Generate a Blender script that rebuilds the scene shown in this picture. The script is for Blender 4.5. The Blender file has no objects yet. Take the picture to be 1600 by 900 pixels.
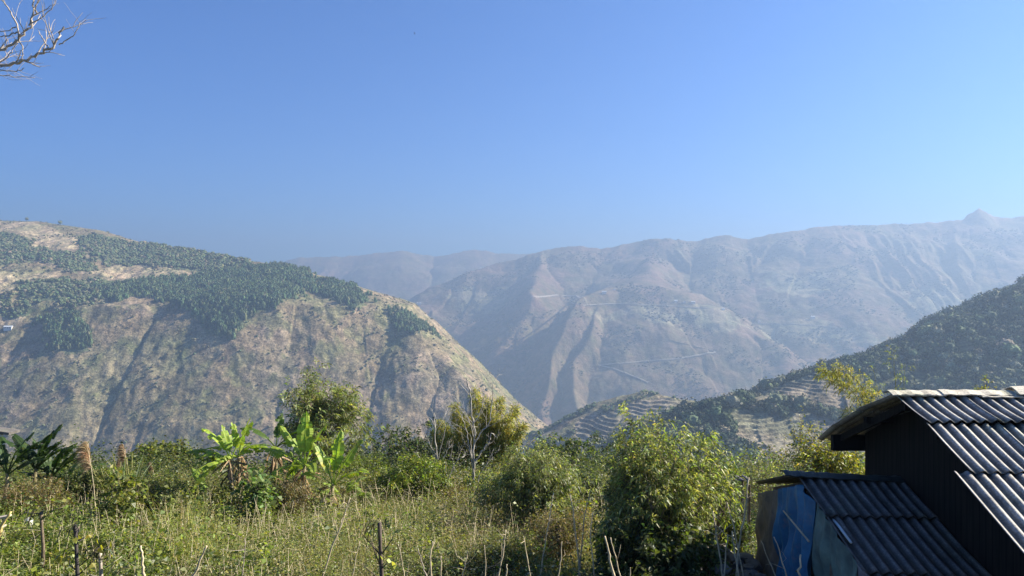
import bpy, math, random
import numpy as np
from mathutils import Vector, Matrix
R = math.radians
SC = bpy.context.scene
COL = SC.collection
rng = np.random.default_rng(7)
random.seed(7)

# ---------------------------------------------------------------- camera
F = 1164.0                       # focal length in pixels of a 1600 px wide frame
cam_d = bpy.data.cameras.new('camera')
cam_d.sensor_width = 36.0
cam_d.lens = 36.0 * F / 1600.0
cam_d.clip_start = 0.1
cam_d.clip_end = 40000.0
cam = bpy.data.objects.new('camera', cam_d)
cam.location = (0, 0, 0)
cam.rotation_euler = (R(90), 0, 0)
COL.objects.link(cam)
SC.camera = cam

# ---------------------------------------------------------------- light
SUN_EL, SUN_AZ = R(33), R(74)    # azimuth measured from the view direction towards the right
world = bpy.data.worlds.new('World')
SC.world = world
world.use_nodes = True
wn = world.node_tree
bg = wn.nodes['Background']
sky = wn.nodes.new('ShaderNodeTexSky')
sky.sky_type = 'NISHITA'
sky.sun_disc = False
sky.sun_elevation = SUN_EL
sky.sun_rotation = SUN_AZ
sky.altitude = 1000
sky.air_density = 1.0
sky.dust_density = 1.5
sky.ozone_density = 1.2
gain = wn.nodes.new('ShaderNodeMix'); gain.data_type = 'RGBA'; gain.blend_type = 'MULTIPLY'
gain.inputs[0].default_value = 1.0; gain.inputs[7].default_value = (.24, .54, 1.0, 1)   # clear mountain air: deeper blue
wn.links.new(sky.outputs[0], gain.inputs[6]); wn.links.new(gain.outputs[2], bg.inputs[0])
bg.inputs[1].default_value = 0.06
sun_d = bpy.data.lights.new('sun', 'SUN')
sun_d.energy = 4.8
sun_d.angle = R(0.53)
sun_d.color = (1.0, 0.93, 0.80)
sun = bpy.data.objects.new('sun', sun_d)
COL.objects.link(sun)
sun_dir = Vector((math.sin(SUN_AZ)*math.cos(SUN_EL), math.cos(SUN_AZ)*math.cos(SUN_EL), math.sin(SUN_EL)))
sun.rotation_euler = sun_dir.to_track_quat('Z', 'Y').to_euler()
SC.view_settings.view_transform = 'Standard'
SC.view_settings.look = 'None'
SC.view_settings.exposure = 1.6
SC.view_settings.gamma = 1.0
SC.view_settings.use_curve_mapping = False
SC.cycles.max_bounces = 6
SC.cycles.diffuse_bounces = 3
SC.cycles.transmission_bounces = 4
SC.cycles.volume_bounces = 1

# ---------------------------------------------------------------- helpers
def tag(o, label=None, cat=None, group=None, kind=None):
    if label: o['label'] = label
    if cat: o['category'] = cat
    if group: o['group'] = group
    if kind: o['kind'] = kind
    return o
def empty(name, loc, rz=0.0):
    o = bpy.data.objects.new(name, None)
    COL.objects.link(o)
    o.location = loc
    o.rotation_euler = (0, 0, rz)
    o.empty_display_size = 0.2
    return o
def np_mesh(name, verts, faces, mats, parent=None, smooth=False, fcol=None, vcol=None, matidx=None):
    """faces: (n,3) or (n,4) array; fcol one colour per face; vcol one colour per vertex"""
    verts = np.ascontiguousarray(verts, dtype=np.float32)
    faces = np.ascontiguousarray(faces, dtype=np.int32)
    n, k = faces.shape
    me = bpy.data.meshes.new(name)
    me.vertices.add(len(verts))
    me.vertices.foreach_set('co', verts.ravel())
    me.loops.add(n*k)
    me.loops.foreach_set('vertex_index', faces.ravel())
    me.polygons.add(n)
    me.polygons.foreach_set('loop_start', np.arange(0, n*k, k, dtype=np.int32))
    me.polygons.foreach_set('loop_total', np.full(n, k, dtype=np.int32))
    me.polygons.foreach_set('use_smooth', np.full(n, bool(smooth)))
    if not isinstance(mats, (list, tuple)): mats = [mats]
    for m in mats: me.materials.append(m)
    if matidx is not None: me.polygons.foreach_set('material_index', matidx.astype(np.int32))
    me.update(calc_edges=True)
    if fcol is not None or vcol is not None:
        dom = 'FACE' if fcol is not None else 'POINT'
        c = fcol if fcol is not None else vcol
        a = me.attributes.new('Col', 'FLOAT_COLOR', dom)
        a.data.foreach_set('color', np.c_[c, np.ones(len(c))].astype(np.float32).ravel())
    o = bpy.data.objects.new(name, me)
    COL.objects.link(o)
    if parent is not None: o.parent = parent
    return o
class MB:
    """collects quads and triangles (as degenerate-free polygons) of one mesh"""
    def __init__(s): s.v = []; s.f = []
    def add(s, v, f):
        b = len(s.v); s.v += [tuple(map(float, p)) for p in v]; s.f += [tuple(b+i for i in q) for q in f]
    def box(s, c, d, M=None):
        x, y, z = d[0]/2, d[1]/2, d[2]/2
        P = [Vector((a*x, b*y, e*z)) for a in (-1, 1) for b in (-1, 1) for e in (-1, 1)]
        if M is not None: P = [M @ p for p in P]
        s.add([p+Vector(c) for p in P], [(0,1,3,2),(4,6,7,5),(0,4,5,1),(2,3,7,6),(0,2,6,4),(1,5,7,3)])
    def bar(s, a, b, w, h, up=(0,0,1)):
        a, b = Vector(a), Vector(b); d = (b-a); L = d.length; d.normalize()
        u = d.cross(Vector(up)).normalized(); v = u.cross(d)
        P = [a+u*(i*w/2)+v*(j*h/2) for i, j in ((-1,-1),(1,-1),(1,1),(-1,1))]
        s.add(P+[p+d*L for p in P], [(3,2,1,0),(4,5,6,7),(0,1,5,4),(1,2,6,5),(2,3,7,6),(3,0,4,7)])
    def tube(s, pts, rad, n=7, cap=True):
        v, f = tube_arrays([(np.array(pts, float), np.array(rad, float))], n)
        s.add(v, f)
        if cap:
            m = len(pts); b = len(s.v)-m*n
            s.f.append(tuple(b+i for i in range(n))[::-1]); s.f.append(tuple(b+(m-1)*n+i for i in range(n)))
    def build(s, name, mat, parent=None, smooth=False, bevel=0):
        me = bpy.data.meshes.new(name); me.from_pydata(s.v, [], s.f)
        me.materials.append(mat)
        me.polygons.foreach_set('use_smooth', np.full(len(me.polygons), smooth))
        o = bpy.data.objects.new(name, me); COL.objects.link(o)
        if parent is not None: o.parent = parent
        if bevel:
            m = o.modifiers.new('bevel', 'BEVEL'); m.width = bevel; m.segments = 1; m.limit_method = 'ANGLE'
        return o
def tube_arrays(lines, n=6):
    V = []; Fc = []; base = 0
    ang = np.arange(n)*2*np.pi/n
    for P, r in lines:
        m = len(P)
        T = np.gradient(P, axis=0); T /= np.linalg.norm(T, axis=1)[:, None]+1e-9
        ref = np.array([0.3, 0.2, 1.0]) if abs(T[0, 2]) < .9 else np.array([1.0, 0.2, 0])
        U = np.cross(T, ref); U /= np.linalg.norm(U, axis=1)[:, None]+1e-9
        W = np.cross(T, U)
        ring = P[:, None, :]+r[:, None, None]*(U[:, None, :]*np.cos(ang)[None, :, None]+W[:, None, :]*np.sin(ang)[None, :, None])
        V.append(ring.reshape(-1, 3))
        i = np.arange(m-1)[:, None]*n; j = np.arange(n)[None, :]; j2 = (j+1) % n
        Fc.append((np.stack([i+j, i+j2, i+n+j2, i+n+j], -1).reshape(-1, 4))+base)
        base += m*n
    return np.concatenate(V), np.concatenate(Fc)

# lattice noise
_perm = np.random.default_rng(3).permutation(4096)
_ga = np.random.default_rng(4).random(4096)*2*np.pi
_gx, _gy = np.cos(_ga), np.sin(_ga)
def perlin(x, y, seed=0):
    x = np.asarray(x, float)+seed*37.17; y = np.asarray(y, float)-seed*11.31
    xi = np.floor(x).astype(np.int64); yi = np.floor(y).astype(np.int64)
    xf, yf = x-xi, y-yi
    u = xf*xf*xf*(xf*(xf*6-15)+10); v = yf*yf*yf*(yf*(yf*6-15)+10)
    def g(a, b, dx, dy):
        h = _perm[(_perm[a & 4095]+b) & 4095]
        return _gx[h]*dx+_gy[h]*dy
    n00 = g(xi, yi, xf, yf); n10 = g(xi+1, yi, xf-1, yf)
    n01 = g(xi, yi+1, xf, yf-1); n11 = g(xi+1, yi+1, xf-1, yf-1)
    a = n00+u*(n10-n00); b = n01+u*(n11-n01)
    return (a+v*(b-a))*1.5
def fbm(x, y, o=4, seed=0):
    s = 0; a = 1; t = 0
    for i in range(o):
        s = s+a*perlin(x*2**i, y*2**i, seed+i*5); t += a; a *= .5
    return s/t*1.4
def ridged(x, y, o=3, seed=0):
    s = 0; a = 1; t = 0
    for i in range(o):
        s = s+a*(1-2*np.abs(perlin(x*2**i, y*2**i, seed+i*5))); t += a; a *= .5
    return s/t
def sstep(a, b, x):
    t = np.clip((x-a)/(b-a), 0, 1); return t*t*(3-2*t)

# ---------------------------------------------------------------- materials
def mat(name):
    m = bpy.data.materials.new(name); m.use_nodes = True
    nt = m.node_tree; return m, nt, nt.nodes['Principled BSDF']
def N(nt, t, **kw):
    n = nt.nodes.new(t)
    for k, v in kw.items():
        if k.startswith('i_'): n.inputs[int(k[2:]) if k[2:].isdigit() else k[2:]].default_value = v
        else: setattr(n, k, v)
    return n
def coords(nt, scale=(1,1,1)):
    g = N(nt, 'ShaderNodeNewGeometry'); mp = N(nt, 'ShaderNodeMapping'); mp.inputs['Scale'].default_value = scale
    nt.links.new(g.outputs['Position'], mp.inputs[0]); return mp.outputs[0]
def noise(nt, vec, scale, detail=4, rough=.55):
    n = N(nt, 'ShaderNodeTexNoise'); n.inputs['Scale'].default_value = scale
    n.inputs['Detail'].default_value = detail; n.inputs['Roughness'].default_value = rough
    nt.links.new(vec, n.inputs['Vector']); return n.outputs['Fac']
def ramp(nt, fac, stops):
    r = N(nt, 'ShaderNodeValToRGB'); e = r.color_ramp.elements
    while len(e) < len(stops): e.new(.5)
    for el, (p, c) in zip(e, stops): el.position = p; el.color = (c if hasattr(c, '__len__') else (c, c, c))+(1,) if hasattr(c, '__len__') else (c, c, c, 1)
    nt.links.new(fac, r.inputs[0]); return r.outputs[0]
def mult(nt, a, b, fac=1.0, mode='MULTIPLY'):
    m = N(nt, 'ShaderNodeMix', data_type='RGBA', blend_type=mode)
    m.inputs[0].default_value = fac if not hasattr(fac, 'links') else 1
    if hasattr(fac, 'links'): nt.links.new(fac, m.inputs[0])
    for s, i in ((a, 6), (b, 7)):
        if hasattr(s, 'links'): nt.links.new(s, m.inputs[i])
        else: m.inputs[i].default_value = tuple(s)+(1,)
    return m.outputs[2]
def bump(nt, p, h, strength, dist):
    b = N(nt, 'ShaderNodeBump'); b.inputs['Strength'].default_value = strength; b.inputs['Distance'].default_value = dist
    nt.links.new(h, b.inputs['Height']); nt.links.new(b.outputs[0], p.inputs['Normal'])
def attr(nt, name='Col'):
    a = N(nt, 'ShaderNodeAttribute'); a.attribute_name = name; return a

def simple_mat(name, col, rough=.8, nscale=0, var=.35, bumpd=0, spec=.3):
    m, nt, p = mat(name)
    p.inputs['Roughness'].default_value = rough
    p.inputs['Specular IOR Level'].default_value = spec
    if nscale:
        f = noise(nt, coords(nt), nscale, 5)
        c = ramp(nt, f, [(.3, 1-var), (.7, 1+var)])
        nt.links.new(mult(nt, tuple(col), c), p.inputs['Base Color'])
        if bumpd: bump(nt, p, f, .6, bumpd)
    else: p.inputs['Base Color'].default_value = tuple(col)+(1,)
    return m
def leaf_mat(name, trans=.45, rough=.5, spec=.35, tint=(1.25, 1.3, .45)):
    """leaf colour comes per leaf from the mesh; part of the light passes through the blade"""
    m, nt, p = mat(name)
    a = attr(nt)
    nt.links.new(a.outputs['Color'], p.inputs['Base Color'])
    p.inputs['Roughness'].default_value = rough; p.inputs['Specular IOR Level'].default_value = spec
    t = N(nt, 'ShaderNodeBsdfTranslucent')
    nt.links.new(mult(nt, a.outputs['Color'], tint), t.inputs[0])
    mx = N(nt, 'ShaderNodeMixShader'); mx.inputs[0].default_value = trans
    nt.links.new(p.outputs[0], mx.inputs[1]); nt.links.new(t.outputs[0], mx.inputs[2])
    nt.links.new(mx.outputs[0], nt.nodes['Material Output'].inputs[0])
    return m

# ---------------------------------------------------------------- terrain heights
def P3(px, py, D):               # a surveyed point: bearing, elevation and distance
    return ((px-800)/F*D, D, -(py-450)/F*D)
def rock_ridge(pts):
    return [P3(p[0], p[1], p[2])+(p[3] if len(p) > 3 else 0.0,) for p in pts]
RID = {
 # name: (points (bearing, elevation, distance, shelf width), shelf slope, face slope, gully spacing, gully depth, rounding)
 'left_hillside': (rock_ridge([(-500,318,2700,700),(-250,325,2600,700),(0,345,2430,650),(60,346,2400,640),(150,359,2350,600),(210,377,2300,560),(300,391,2200,480),(400,409,2080,350),
     (440,414,2020,290),(520,437,1940,200),(578,460,1860,90),(645,510,1740,30),(708,572,1640,0),(765,635,1540,0),(815,700,1460,0),(860,765,1400,0)]), .33, .95, 62, 17, 14),
 'back_mountain': (rock_ridge([(200,425,7800),(430,412,7500),(470,403,7500),(540,401,7500),(600,395,7450),(628,391,7400),(680,402,7500),(740,390,7400),(790,397,7400),(840,396,7400),(900,402,7500),(980,400,7600)]), .5, .5, 420, 90, 40),
 'far_mountain': (rock_ridge([(640,535,4300),(680,480,4800),(700,452,5000),(735,425,5200),(800,406,5300),(850,392,5300),(890,384,5300),(940,389,5300),(975,383,5250),(1020,373,5200),(1080,378,5200),(1130,368,5150),(1170,372,5100),(1230,363,5050),(1290,354,5000),
     (1350,353,5000),(1450,348,4950),(1500,345,4900),(1518,342,4900),(1531,341,4900),(1546,340,4900),(1575,340,4900),(1650,338,4900),(1800,330,4900),(2100,320,5000)]), .52, .52, 230, 46, 12),
 'peak': (rock_ridge([(1521,336,4900),(1530,324,4900),(1541,332,4900),(1556,338,4900)]), .95, .95, 60, 5, 2),
 'central_mountain': (rock_ridge([(1025,400,4900),(1012,425,4500),(1000,440,4250,200),(1050,452,4150,120),(1100,473,4000,60),(1150,502,3850),(1195,530,3700),(1230,565,3500),(1245,610,3300)]), .25, .66, 120, 24, 40),
 'central_spur': (rock_ridge([(1000,440,4250,100),(940,452,4050,60),(905,467,3900),(884,500,3760),(866,545,3580),(855,590,3420),(850,640,3260),(862,690,3120)]), .4, 1.15, 70, 10, 8),
 'middle_spur': (rock_ridge([(965,455,4050),(932,490,3850),(912,530,3650),(898,570,3480),(895,610,3330),(905,660,3150)]), .5, 1.1, 70, 10, 8),
 'west_spur': (rock_ridge([(850,392,5300),(842,425,4800),(832,463,4300),(812,500,4100),(790,540,3900),(770,590,3700),(765,650,3500)]), .5, .8, 150, 24, 20),
 'right_hillside': (rock_ridge([(2100,260,1150),(1850,342,1080),(1700,410,1030),(1600,464,1000),(1555,488,990),(1509,504,980),(1470,519,975),(1452,532,970),(1420,542,965),(1370,558,955),(1320,567,945),
     (1292,579,935),(1242,603,915),(1217,615,900),(1180,622,890),(1140,631,880),(1100,637,870),(1075,655,860),(1055,700,850)]), .52, .52, 75, 7, 12),
 'terraced_hill': (rock_ridge([(830,715,1560),(880,668,1520),(915,648,1480),(945,630,1440),(975,618,1400),(1005,612,1380),(1045,620,1350),(1100,634,1330),(1150,660,1300),(1200,700,1280)]), .5, .5, 90, 8, 12),
}
RNAMES = list(RID)
def near_ground(x, y):
    z = -4.6-.1*y
    z = np.where(y > 29, -7.5-.1*(y-29)-.5*(np.sqrt((y-29)**2+36)-6), z)
    z = z+3.0*(1-sstep(0.5, 6.5, y))
    return z
def H(x, y, full=True):
    x = np.asarray(x, float); y = np.asarray(y, float)
    wx = x+35*perlin(x/260, y/260, 1)*sstep(600, 1400, y); wy = y+35*perlin(x/260, y/260, 2)*sstep(600, 1400, y)
    best = near_ground(x, y)+sstep(60, 220, y)*6*fbm(x/60, y/60, 3, 9)
    idx = np.full(x.shape, -1, dtype=np.int8)
    floor = -700+30*fbm(x/600, y/600, 2, 8)
    best = np.maximum(best, floor)
    for k, nm in enumerate(RNAMES):
        pts, k1, k2, lam, A, rnd = RID[nm]
        P = np.array(pts)
        # the ridge line is followed by its highest line of fall
        bh = np.full(x.shape, -1e9); bs = np.zeros(x.shape); bd = np.zeros(x.shape)
        s0 = 0.0
        near = nm in ('right_hillside', 'terraced_hill', 'left_hillside')
        ux, uy = (x, y) if near else (wx, wy)
        for a, b in zip(P[:-1], P[1:]):
            dx, dy = b[0]-a[0], b[1]-a[1]; L2 = dx*dx+dy*dy; L = math.sqrt(L2)
            t = np.clip(((ux-a[0])*dx+(uy-a[1])*dy)/L2, 0, 1)
            d = np.hypot(ux-a[0]-t*dx, uy-a[1]-t*dy)
            z = a[2]+t*(b[2]-a[2]); w = a[3]+t*(b[3]-a[3])
            dr = np.sqrt(d*d+rnd*rnd)-rnd
            h = z-k1*np.minimum(dr, w)-k2*np.maximum(dr-w, 0)
            m = h > bh
            bh = np.where(m, h, bh); bs = np.where(m, s0+t*L, bs); bd = np.where(m, np.maximum(dr-w, dr*.15), bd)
            s0 += L
        if nm in ('far_mountain', 'back_mountain'): bh = bh+14*ridged(bs/170, bs*0+k, 3, 44)*np.exp(-bd/160)-4
        wv = .5*perlin(x/(lam*4), y/(lam*4), 20+k)
        g = ridged(bs/lam+wv, bd/(lam*6)+k*3, 3, 30+k)
        bh = bh+A*(g-.35)*sstep(0, lam*1.6, bd)
        q = lam*.27; bh = bh+q*.20*(ridged(bs/q+1.2*wv, bd/(q*5)+k, 2, 60+k)-.3)*sstep(q, q*4, bd)
        amp = 12 if near else 30
        bh = bh+amp*.5*fbm(x/(lam*1.2), y/(lam*1.2), 4, 50+k)*sstep(0, lam, bd+lam*.12)
        bh = bh+(3.0 if nm == 'left_hillside' else 1.2 if near else 7)*fbm(x/22 if near else x/70, y/22 if near else y/70, 3, 70+k)*sstep(0, lam*.5, bd+4)
        m = bh > best
        best = np.where(m, bh, best); idx = np.where(m, k, idx)
    return best, idx
_t = {}
def on_land(px, py, d0=300.0, d1=8800.0, fallback=None):
    """where the sight line at a surveyed bearing and elevation meets the land"""
    D = np.geomspace(d0, d1, 1500)
    x = (px-800)/F*D; z = -(py-450)/F*D
    h, _ = H(x, D)
    hit = np.nonzero(h >= z)[0]
    if len(hit) == 0:
        k = int(np.argmax((h-z)/D)); return (x[k], D[k], h[k])
    k = hit[0]
    if k == 0: return (x[0], D[0], h[0])
    a = D[k-1]; b = D[k]
    DD = np.linspace(a, b, 12); hh, _ = H((px-800)/F*DD, DD); zz = -(py-450)/F*DD
    j = np.nonzero(hh >= zz)[0]; j = j[0] if len(j) else 11
    return ((px-800)/F*DD[j], DD[j], hh[j])
def area(pts, d0=300.0, d1=8800.0):
    return np.array([on_land(p[0], p[1], d0, d1)[:2] for p in pts])
def inside(poly, x, y):
    c = np.zeros(np.shape(x), bool); n = len(poly)
    lo = poly.min(0); hi = poly.max(0)
    m = (x >= lo[0]) & (x <= hi[0]) & (y >= lo[1]) & (y <= hi[1])
    xs, ys = x[m], y[m]; cc = np.zeros(xs.shape, bool)
    for i in range(n):
        x1, y1 = poly[i]; x2, y2 = poly[(i+1) % n]
        if y1 == y2: continue
        cc ^= ((y1 > ys) != (y2 > ys)) & (xs < (x2-x1)*(ys-y1)/(y2-y1)+x1)
    c[m] = cc; return c
# land cover, each an outline on the land
PINE = [area(p, 1200, 3000) for p in (
    [(225,440),(300,432),(370,420),(440,415),(478,425),(480,445),(455,465),(400,490),(365,515),(335,515),(300,490),(255,470),(232,458)],
    [(150,448),(225,440),(222,462),(175,470),(150,462)], [(60,495),(110,490),(135,520),(130,545),(90,548),(68,520)],
    [(490,436),(520,440),(560,455),(575,470),(545,478),(500,462)], [(610,488),(660,505),(690,525),(650,522),(615,505)])]
WOOD = [area(p, 1200, 3000) for p in (
    [(-60,362),(40,372),(55,395),(125,396),(150,420),(110,428),(60,405),(-60,428)],
    [(120,372),(160,368),(240,380),(330,395),(390,410),(330,423),(300,420),(250,418),(215,415),(170,412),(140,398)],
    [(30,440),(80,435),(150,438),(215,448),(160,470),(120,480),(80,468),(45,462)],[(-60,465),(40,462),(60,480),(40,490),(-60,492)])]
FIELD = [area(p, 1200, 3000) for p in ([(-60,345),(40,346),(110,366),(150,384),(118,392),(60,388),(50,372),(-60,358)],
    [(140,425),(175,410),(240,412),(300,424),(300,430),(220,436),(150,434)],[(-60,430),(60,428),(95,424),(90,432),(30,440),(25,452),(-60,456)],[(-60,494),(40,490),(25,505),(-60,512)])]
TERR_R = [area(p, 500, 1300) for p in ([(1170,612),(1220,602),(1255,590),(1300,580),(1345,580),(1345,645),(1270,636),(1180,628)],
    [(1150,650),(1200,648),(1290,655),(1380,670),(1380,770),(1250,765),(1190,735),(1155,695)])]
TERR_C = [area(p, 1100, 1600) for p in ([(955,640),(1000,625),(1060,622),(1105,632),(1090,655),(1070,690),(1000,700),(960,690),(940,665)],[(900,660),(950,640),(955,700),(900,700)])]
FTERR = [area(p, 3000, 6500) for p in ([(1180,500),(1260,498),(1330,515),(1400,540),(1370,555),(1280,535),(1200,525)],[(1190,425),(1300,430),(1290,460),(1200,455)],[(1420,455),(1560,470),(1540,500),(1430,480)],
    [(915,470),(1120,478),(1180,520),(1130,510),(920,490)],[(700,455),(790,450),(800,475),(720,480)])]
def terraced(x, y):
    n = 14*fbm(x/50, y/50, 2, 91); m = 14*fbm(x/50, y/50, 2, 92)
    c = np.zeros(np.shape(x), bool)
    for p in TERR_R+TERR_C: c |= inside(p, x+n, y+m)
    return c
def HT(x, y):
    h, i = H(x, y)
    t = terraced(x, y)
    st = np.where(np.asarray(y) > 1120, 5.2, 4.0); hw = h+5*perlin(np.asarray(x)/70, np.asarray(y)/70, 93)+1.5*perlin(np.asarray(x)/22, np.asarray(y)/22, 94)
    q = np.floor(hw/st); fr = hw/st-q
    h2 = (q+sstep(.45, .95, fr))*st-(hw-h)
    h = np.where(t, h2, h)
    return h, i, t
# ---------------------------------------------------------------- terrain meshes
th = np.linspace(R(-46), R(44), 1150)
rr = np.concatenate([np.geomspace(34, 420, 50, endpoint=False), np.arange(420, 640, 6), np.arange(640, 1500, 2.0), np.arange(1500, 2700, 4.5), np.arange(2700, 5600, 11), np.arange(5600, 8900, 24)])
TH, RR = np.meshgrid(th, rr)
X = RR*np.sin(TH); Y = RR*np.cos(TH)
Z, IDX, TER = HT(X, Y)
Z = Z-.35*(1-sstep(50, 75, RR))
def lerp(a, b, t): return a+(np.asarray(b)-a)*t[..., None]
def cover_colour(X, Y, Z, IDX, TER):
    S = X.shape
    base = np.zeros(S+(3,))
    n1 = fbm(X/180, Y/180, 4, 101); n2 = fbm(X/45, Y/45, 4, 102); n3 = fbm(X/420, Y/420, 3, 103)
    brown = np.array((.215, .172, .105)); straw = np.array((.24, .215, .125)); green = np.array((.145, .155, .065)); grey = np.array((.225, .185, .13)); pink = np.array((.27, .185, .15))
    base[:] = brown
    base = lerp(base, straw, sstep(.0, .45, n1+.4*n2)*.75)
    base = lerp(base, grey, sstep(.0, .5, -n1+.5*n2)*.8)
    base = lerp(base, green, sstep(.1, .5, n2+.5*n3)*.65)
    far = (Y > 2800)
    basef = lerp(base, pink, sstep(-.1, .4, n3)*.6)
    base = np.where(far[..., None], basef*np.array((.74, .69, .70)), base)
    wx = X+30*n2; wy = Y+30*n1
    for p in WOOD+PINE: base[inside(p, wx, wy)] = (.12, .14, .07)
    tan = np.array((.36, .29, .185))
    for p in FIELD:
        m = inside(p, wx, wy); base[m] = (tan*(1+.25*n2[..., None]))[m]
    for p in FTERR:
        m = inside(p, X+120*n2, Y+120*n1); base[m] = base[m]*.5+np.array((.17, .16, .10))
    rh = (IDX == RNAMES.index('right_hillside'))
    base[rh] = (lerp(np.zeros(S+(3,))+np.array((.085, .095, .05)), (.19, .165, .105), sstep(.1, .5, n2)))[rh]
    chh = (IDX == RNAMES.index('terraced_hill'))
    base[chh] = base[chh]*.95
    base[TER] = (.21, .185, .14)
    base[(IDX < 0) & (Y < 700)] = (.08, .09, .045)
    return base
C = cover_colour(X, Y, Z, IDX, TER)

def terrain_mat(name, k):
    m, nt, p = mat(name)
    p.inputs['Roughness'].default_value = .95; p.inputs['Specular IOR Level'].default_value = .1
    v = coords(nt)
    a = attr(nt)
    f1 = noise(nt, v, .05, 8, .65); f2 = noise(nt, v, .012, 6, .6); f3 = noise(nt, v, .22, 5, .6)
    c = mult(nt, a.outputs['Color'], ramp(nt, f1, [(.36, 1-.5*k), (.64, 1+.55*k)]))
    c = mult(nt, c, ramp(nt, f3, [(.38, 1-.38*k), (.62, 1+.4*k)]))
    c = mult(nt, c, ramp(nt, f2, [(.38, (.75, .82, .70)), (.62, (1.28, 1.16, 1.15))]))
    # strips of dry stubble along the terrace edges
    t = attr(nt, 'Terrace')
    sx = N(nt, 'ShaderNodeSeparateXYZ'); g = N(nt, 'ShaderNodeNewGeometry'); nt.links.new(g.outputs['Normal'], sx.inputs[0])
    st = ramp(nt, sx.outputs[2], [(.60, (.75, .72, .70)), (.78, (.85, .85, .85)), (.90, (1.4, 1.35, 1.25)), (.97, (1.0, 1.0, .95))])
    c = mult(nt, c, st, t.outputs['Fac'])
    nt.links.new(c, p.inputs['Base Color'])
    bump(nt, p, f1, .7, 9.0)
    return m
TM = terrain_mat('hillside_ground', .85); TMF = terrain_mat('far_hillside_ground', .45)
nr, nc = X.shape
VV = np.stack([X, Y, Z], -1).reshape(-1, 3); CC = C.reshape(-1, 3); TT = TER.reshape(-1).astype(np.float32)
ii, jj = np.meshgrid(np.arange(nr-1), np.arange(nc-1), indexing='ij')
q = (ii*nc+jj)
FA = np.stack([q, q+1, q+nc+1, q+nc], -1).reshape(-1, 4)
fi = IDX[:-1, :-1].reshape(-1)
GR = {'valley_slope': [-1], 'left_hillside': ['left_hillside'], 'distant_mountain_range': ['back_mountain'], 'far_mountain_range': ['far_mountain', 'west_spur', 'peak'],
      'central_mountain': ['central_mountain', 'central_spur', 'middle_spur'], 'right_hillside': ['right_hillside'], 'terraced_hill': ['terraced_hill']}
for nm, ids in GR.items():
    m = np.zeros(fi.shape, bool)
    for s in ids: m |= fi == (s if isinstance(s, int) else RNAMES.index(s))
    fs = FA[m][:, ::-1]
    u, inv = np.unique(fs, return_inverse=True)
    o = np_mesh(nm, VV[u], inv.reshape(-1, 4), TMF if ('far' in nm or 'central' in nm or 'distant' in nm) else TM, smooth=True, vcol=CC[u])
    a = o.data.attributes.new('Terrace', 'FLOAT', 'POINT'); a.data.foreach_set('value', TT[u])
    tag(o, kind='structure')

# ---------------------------------------------------------------- haze in the valley
hb = MB(); hb.box((0, 4400, -120), (14600, 9200, 1400))
hm = bpy.data.materials.new('valley_haze'); hm.use_nodes = True
nt = hm.node_tree; nt.nodes.clear()
out = nt.nodes.new('ShaderNodeOutputMaterial'); pv = nt.nodes.new('ShaderNodeVolumePrincipled')
HAZE_DENSITY = 2.35e-4
pv.inputs['Density'].default_value = HAZE_DENSITY
pv.inputs['Color'].default_value = (.31, .415, .575, 1)
pv.inputs['Anisotropy'].default_value = .35
nt.links.new(pv.outputs[0], out.inputs['Volume'])
hz = hb.build('haze', hm); tag(hz, kind='stuff')
hz.data.flip_normals() if False else None
# ---------------------------------------------------------------- the field below the camera
def G(x, y):
    x = np.asarray(x, float); y = np.asarray(y, float)
    return near_ground(x, y)+.10*fbm(x/2.2, y/2.2, 3, 120)+.25*fbm(x/9, y/9, 2, 121)*sstep(7, 14, y)
def Gz(x, y): return float(G(np.array([x]), np.array([y]))[0])
gx = np.arange(-48, 48.1, .3); gy = np.arange(-14, 74.1, .3)
GX, GY = np.meshgrid(gx, gy); GZ = G(GX, GY)
i, j = np.meshgrid(np.arange(len(gy)-1), np.arange(len(gx)-1), indexing='ij'); q = i*len(gx)+j
m, nt, p = mat('field_soil')
p.inputs['Roughness'].default_value = .95; p.inputs['Specular IOR Level'].default_value = .1
v = coords(nt)
c = ramp(nt, noise(nt, v, 1.3, 6, .65), [(.35, (.045, .038, .024)), (.52, (.085, .085, .038)), (.66, (.15, .125, .07))])
nt.links.new(c, p.inputs['Base Color']); bump(nt, p, noise(nt, v, 6, 5), .8, .05)
fld = np_mesh('field_ground', np.stack([GX, GY, GZ], -1).reshape(-1, 3), np.stack([q, q+1, q+len(gx)+1, q+len(gx)], -1).reshape(-1, 4), m, smooth=True)
tag(fld, kind='structure')
def W(px, D, dz=0.0):
    x = (px-800)/F*D; return (x, D, Gz(x, D)+dz)
def zat(py, D): return -(py-450)/F*D

BARK = simple_mat('bark', (.16, .125, .09), .9, 14, .45, .01)
BARK_PALE = simple_mat('pale_bark', (.40, .36, .30), .85, 10, .35, .006)
DRYWOOD = simple_mat('dry_stalk', (.58, .48, .31), .8, 9, .35, .004)
GREYWOOD = simple_mat('weathered_twig', (.40, .34, .27), .85, 12, .35, .004)
LEAF = leaf_mat('leaf_blade', .50, .45, .4)
LEAF_GLOSS = leaf_mat('glossy_leaf_blade', .42, .50, .35)
GRASSM = leaf_mat('grass_blade', .4, .7, .2, (1.2, 1.2, .6))
DEADLEAF = leaf_mat('dead_leaf', .3, .85, .1, (1.1, 1.0, .7))

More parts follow.
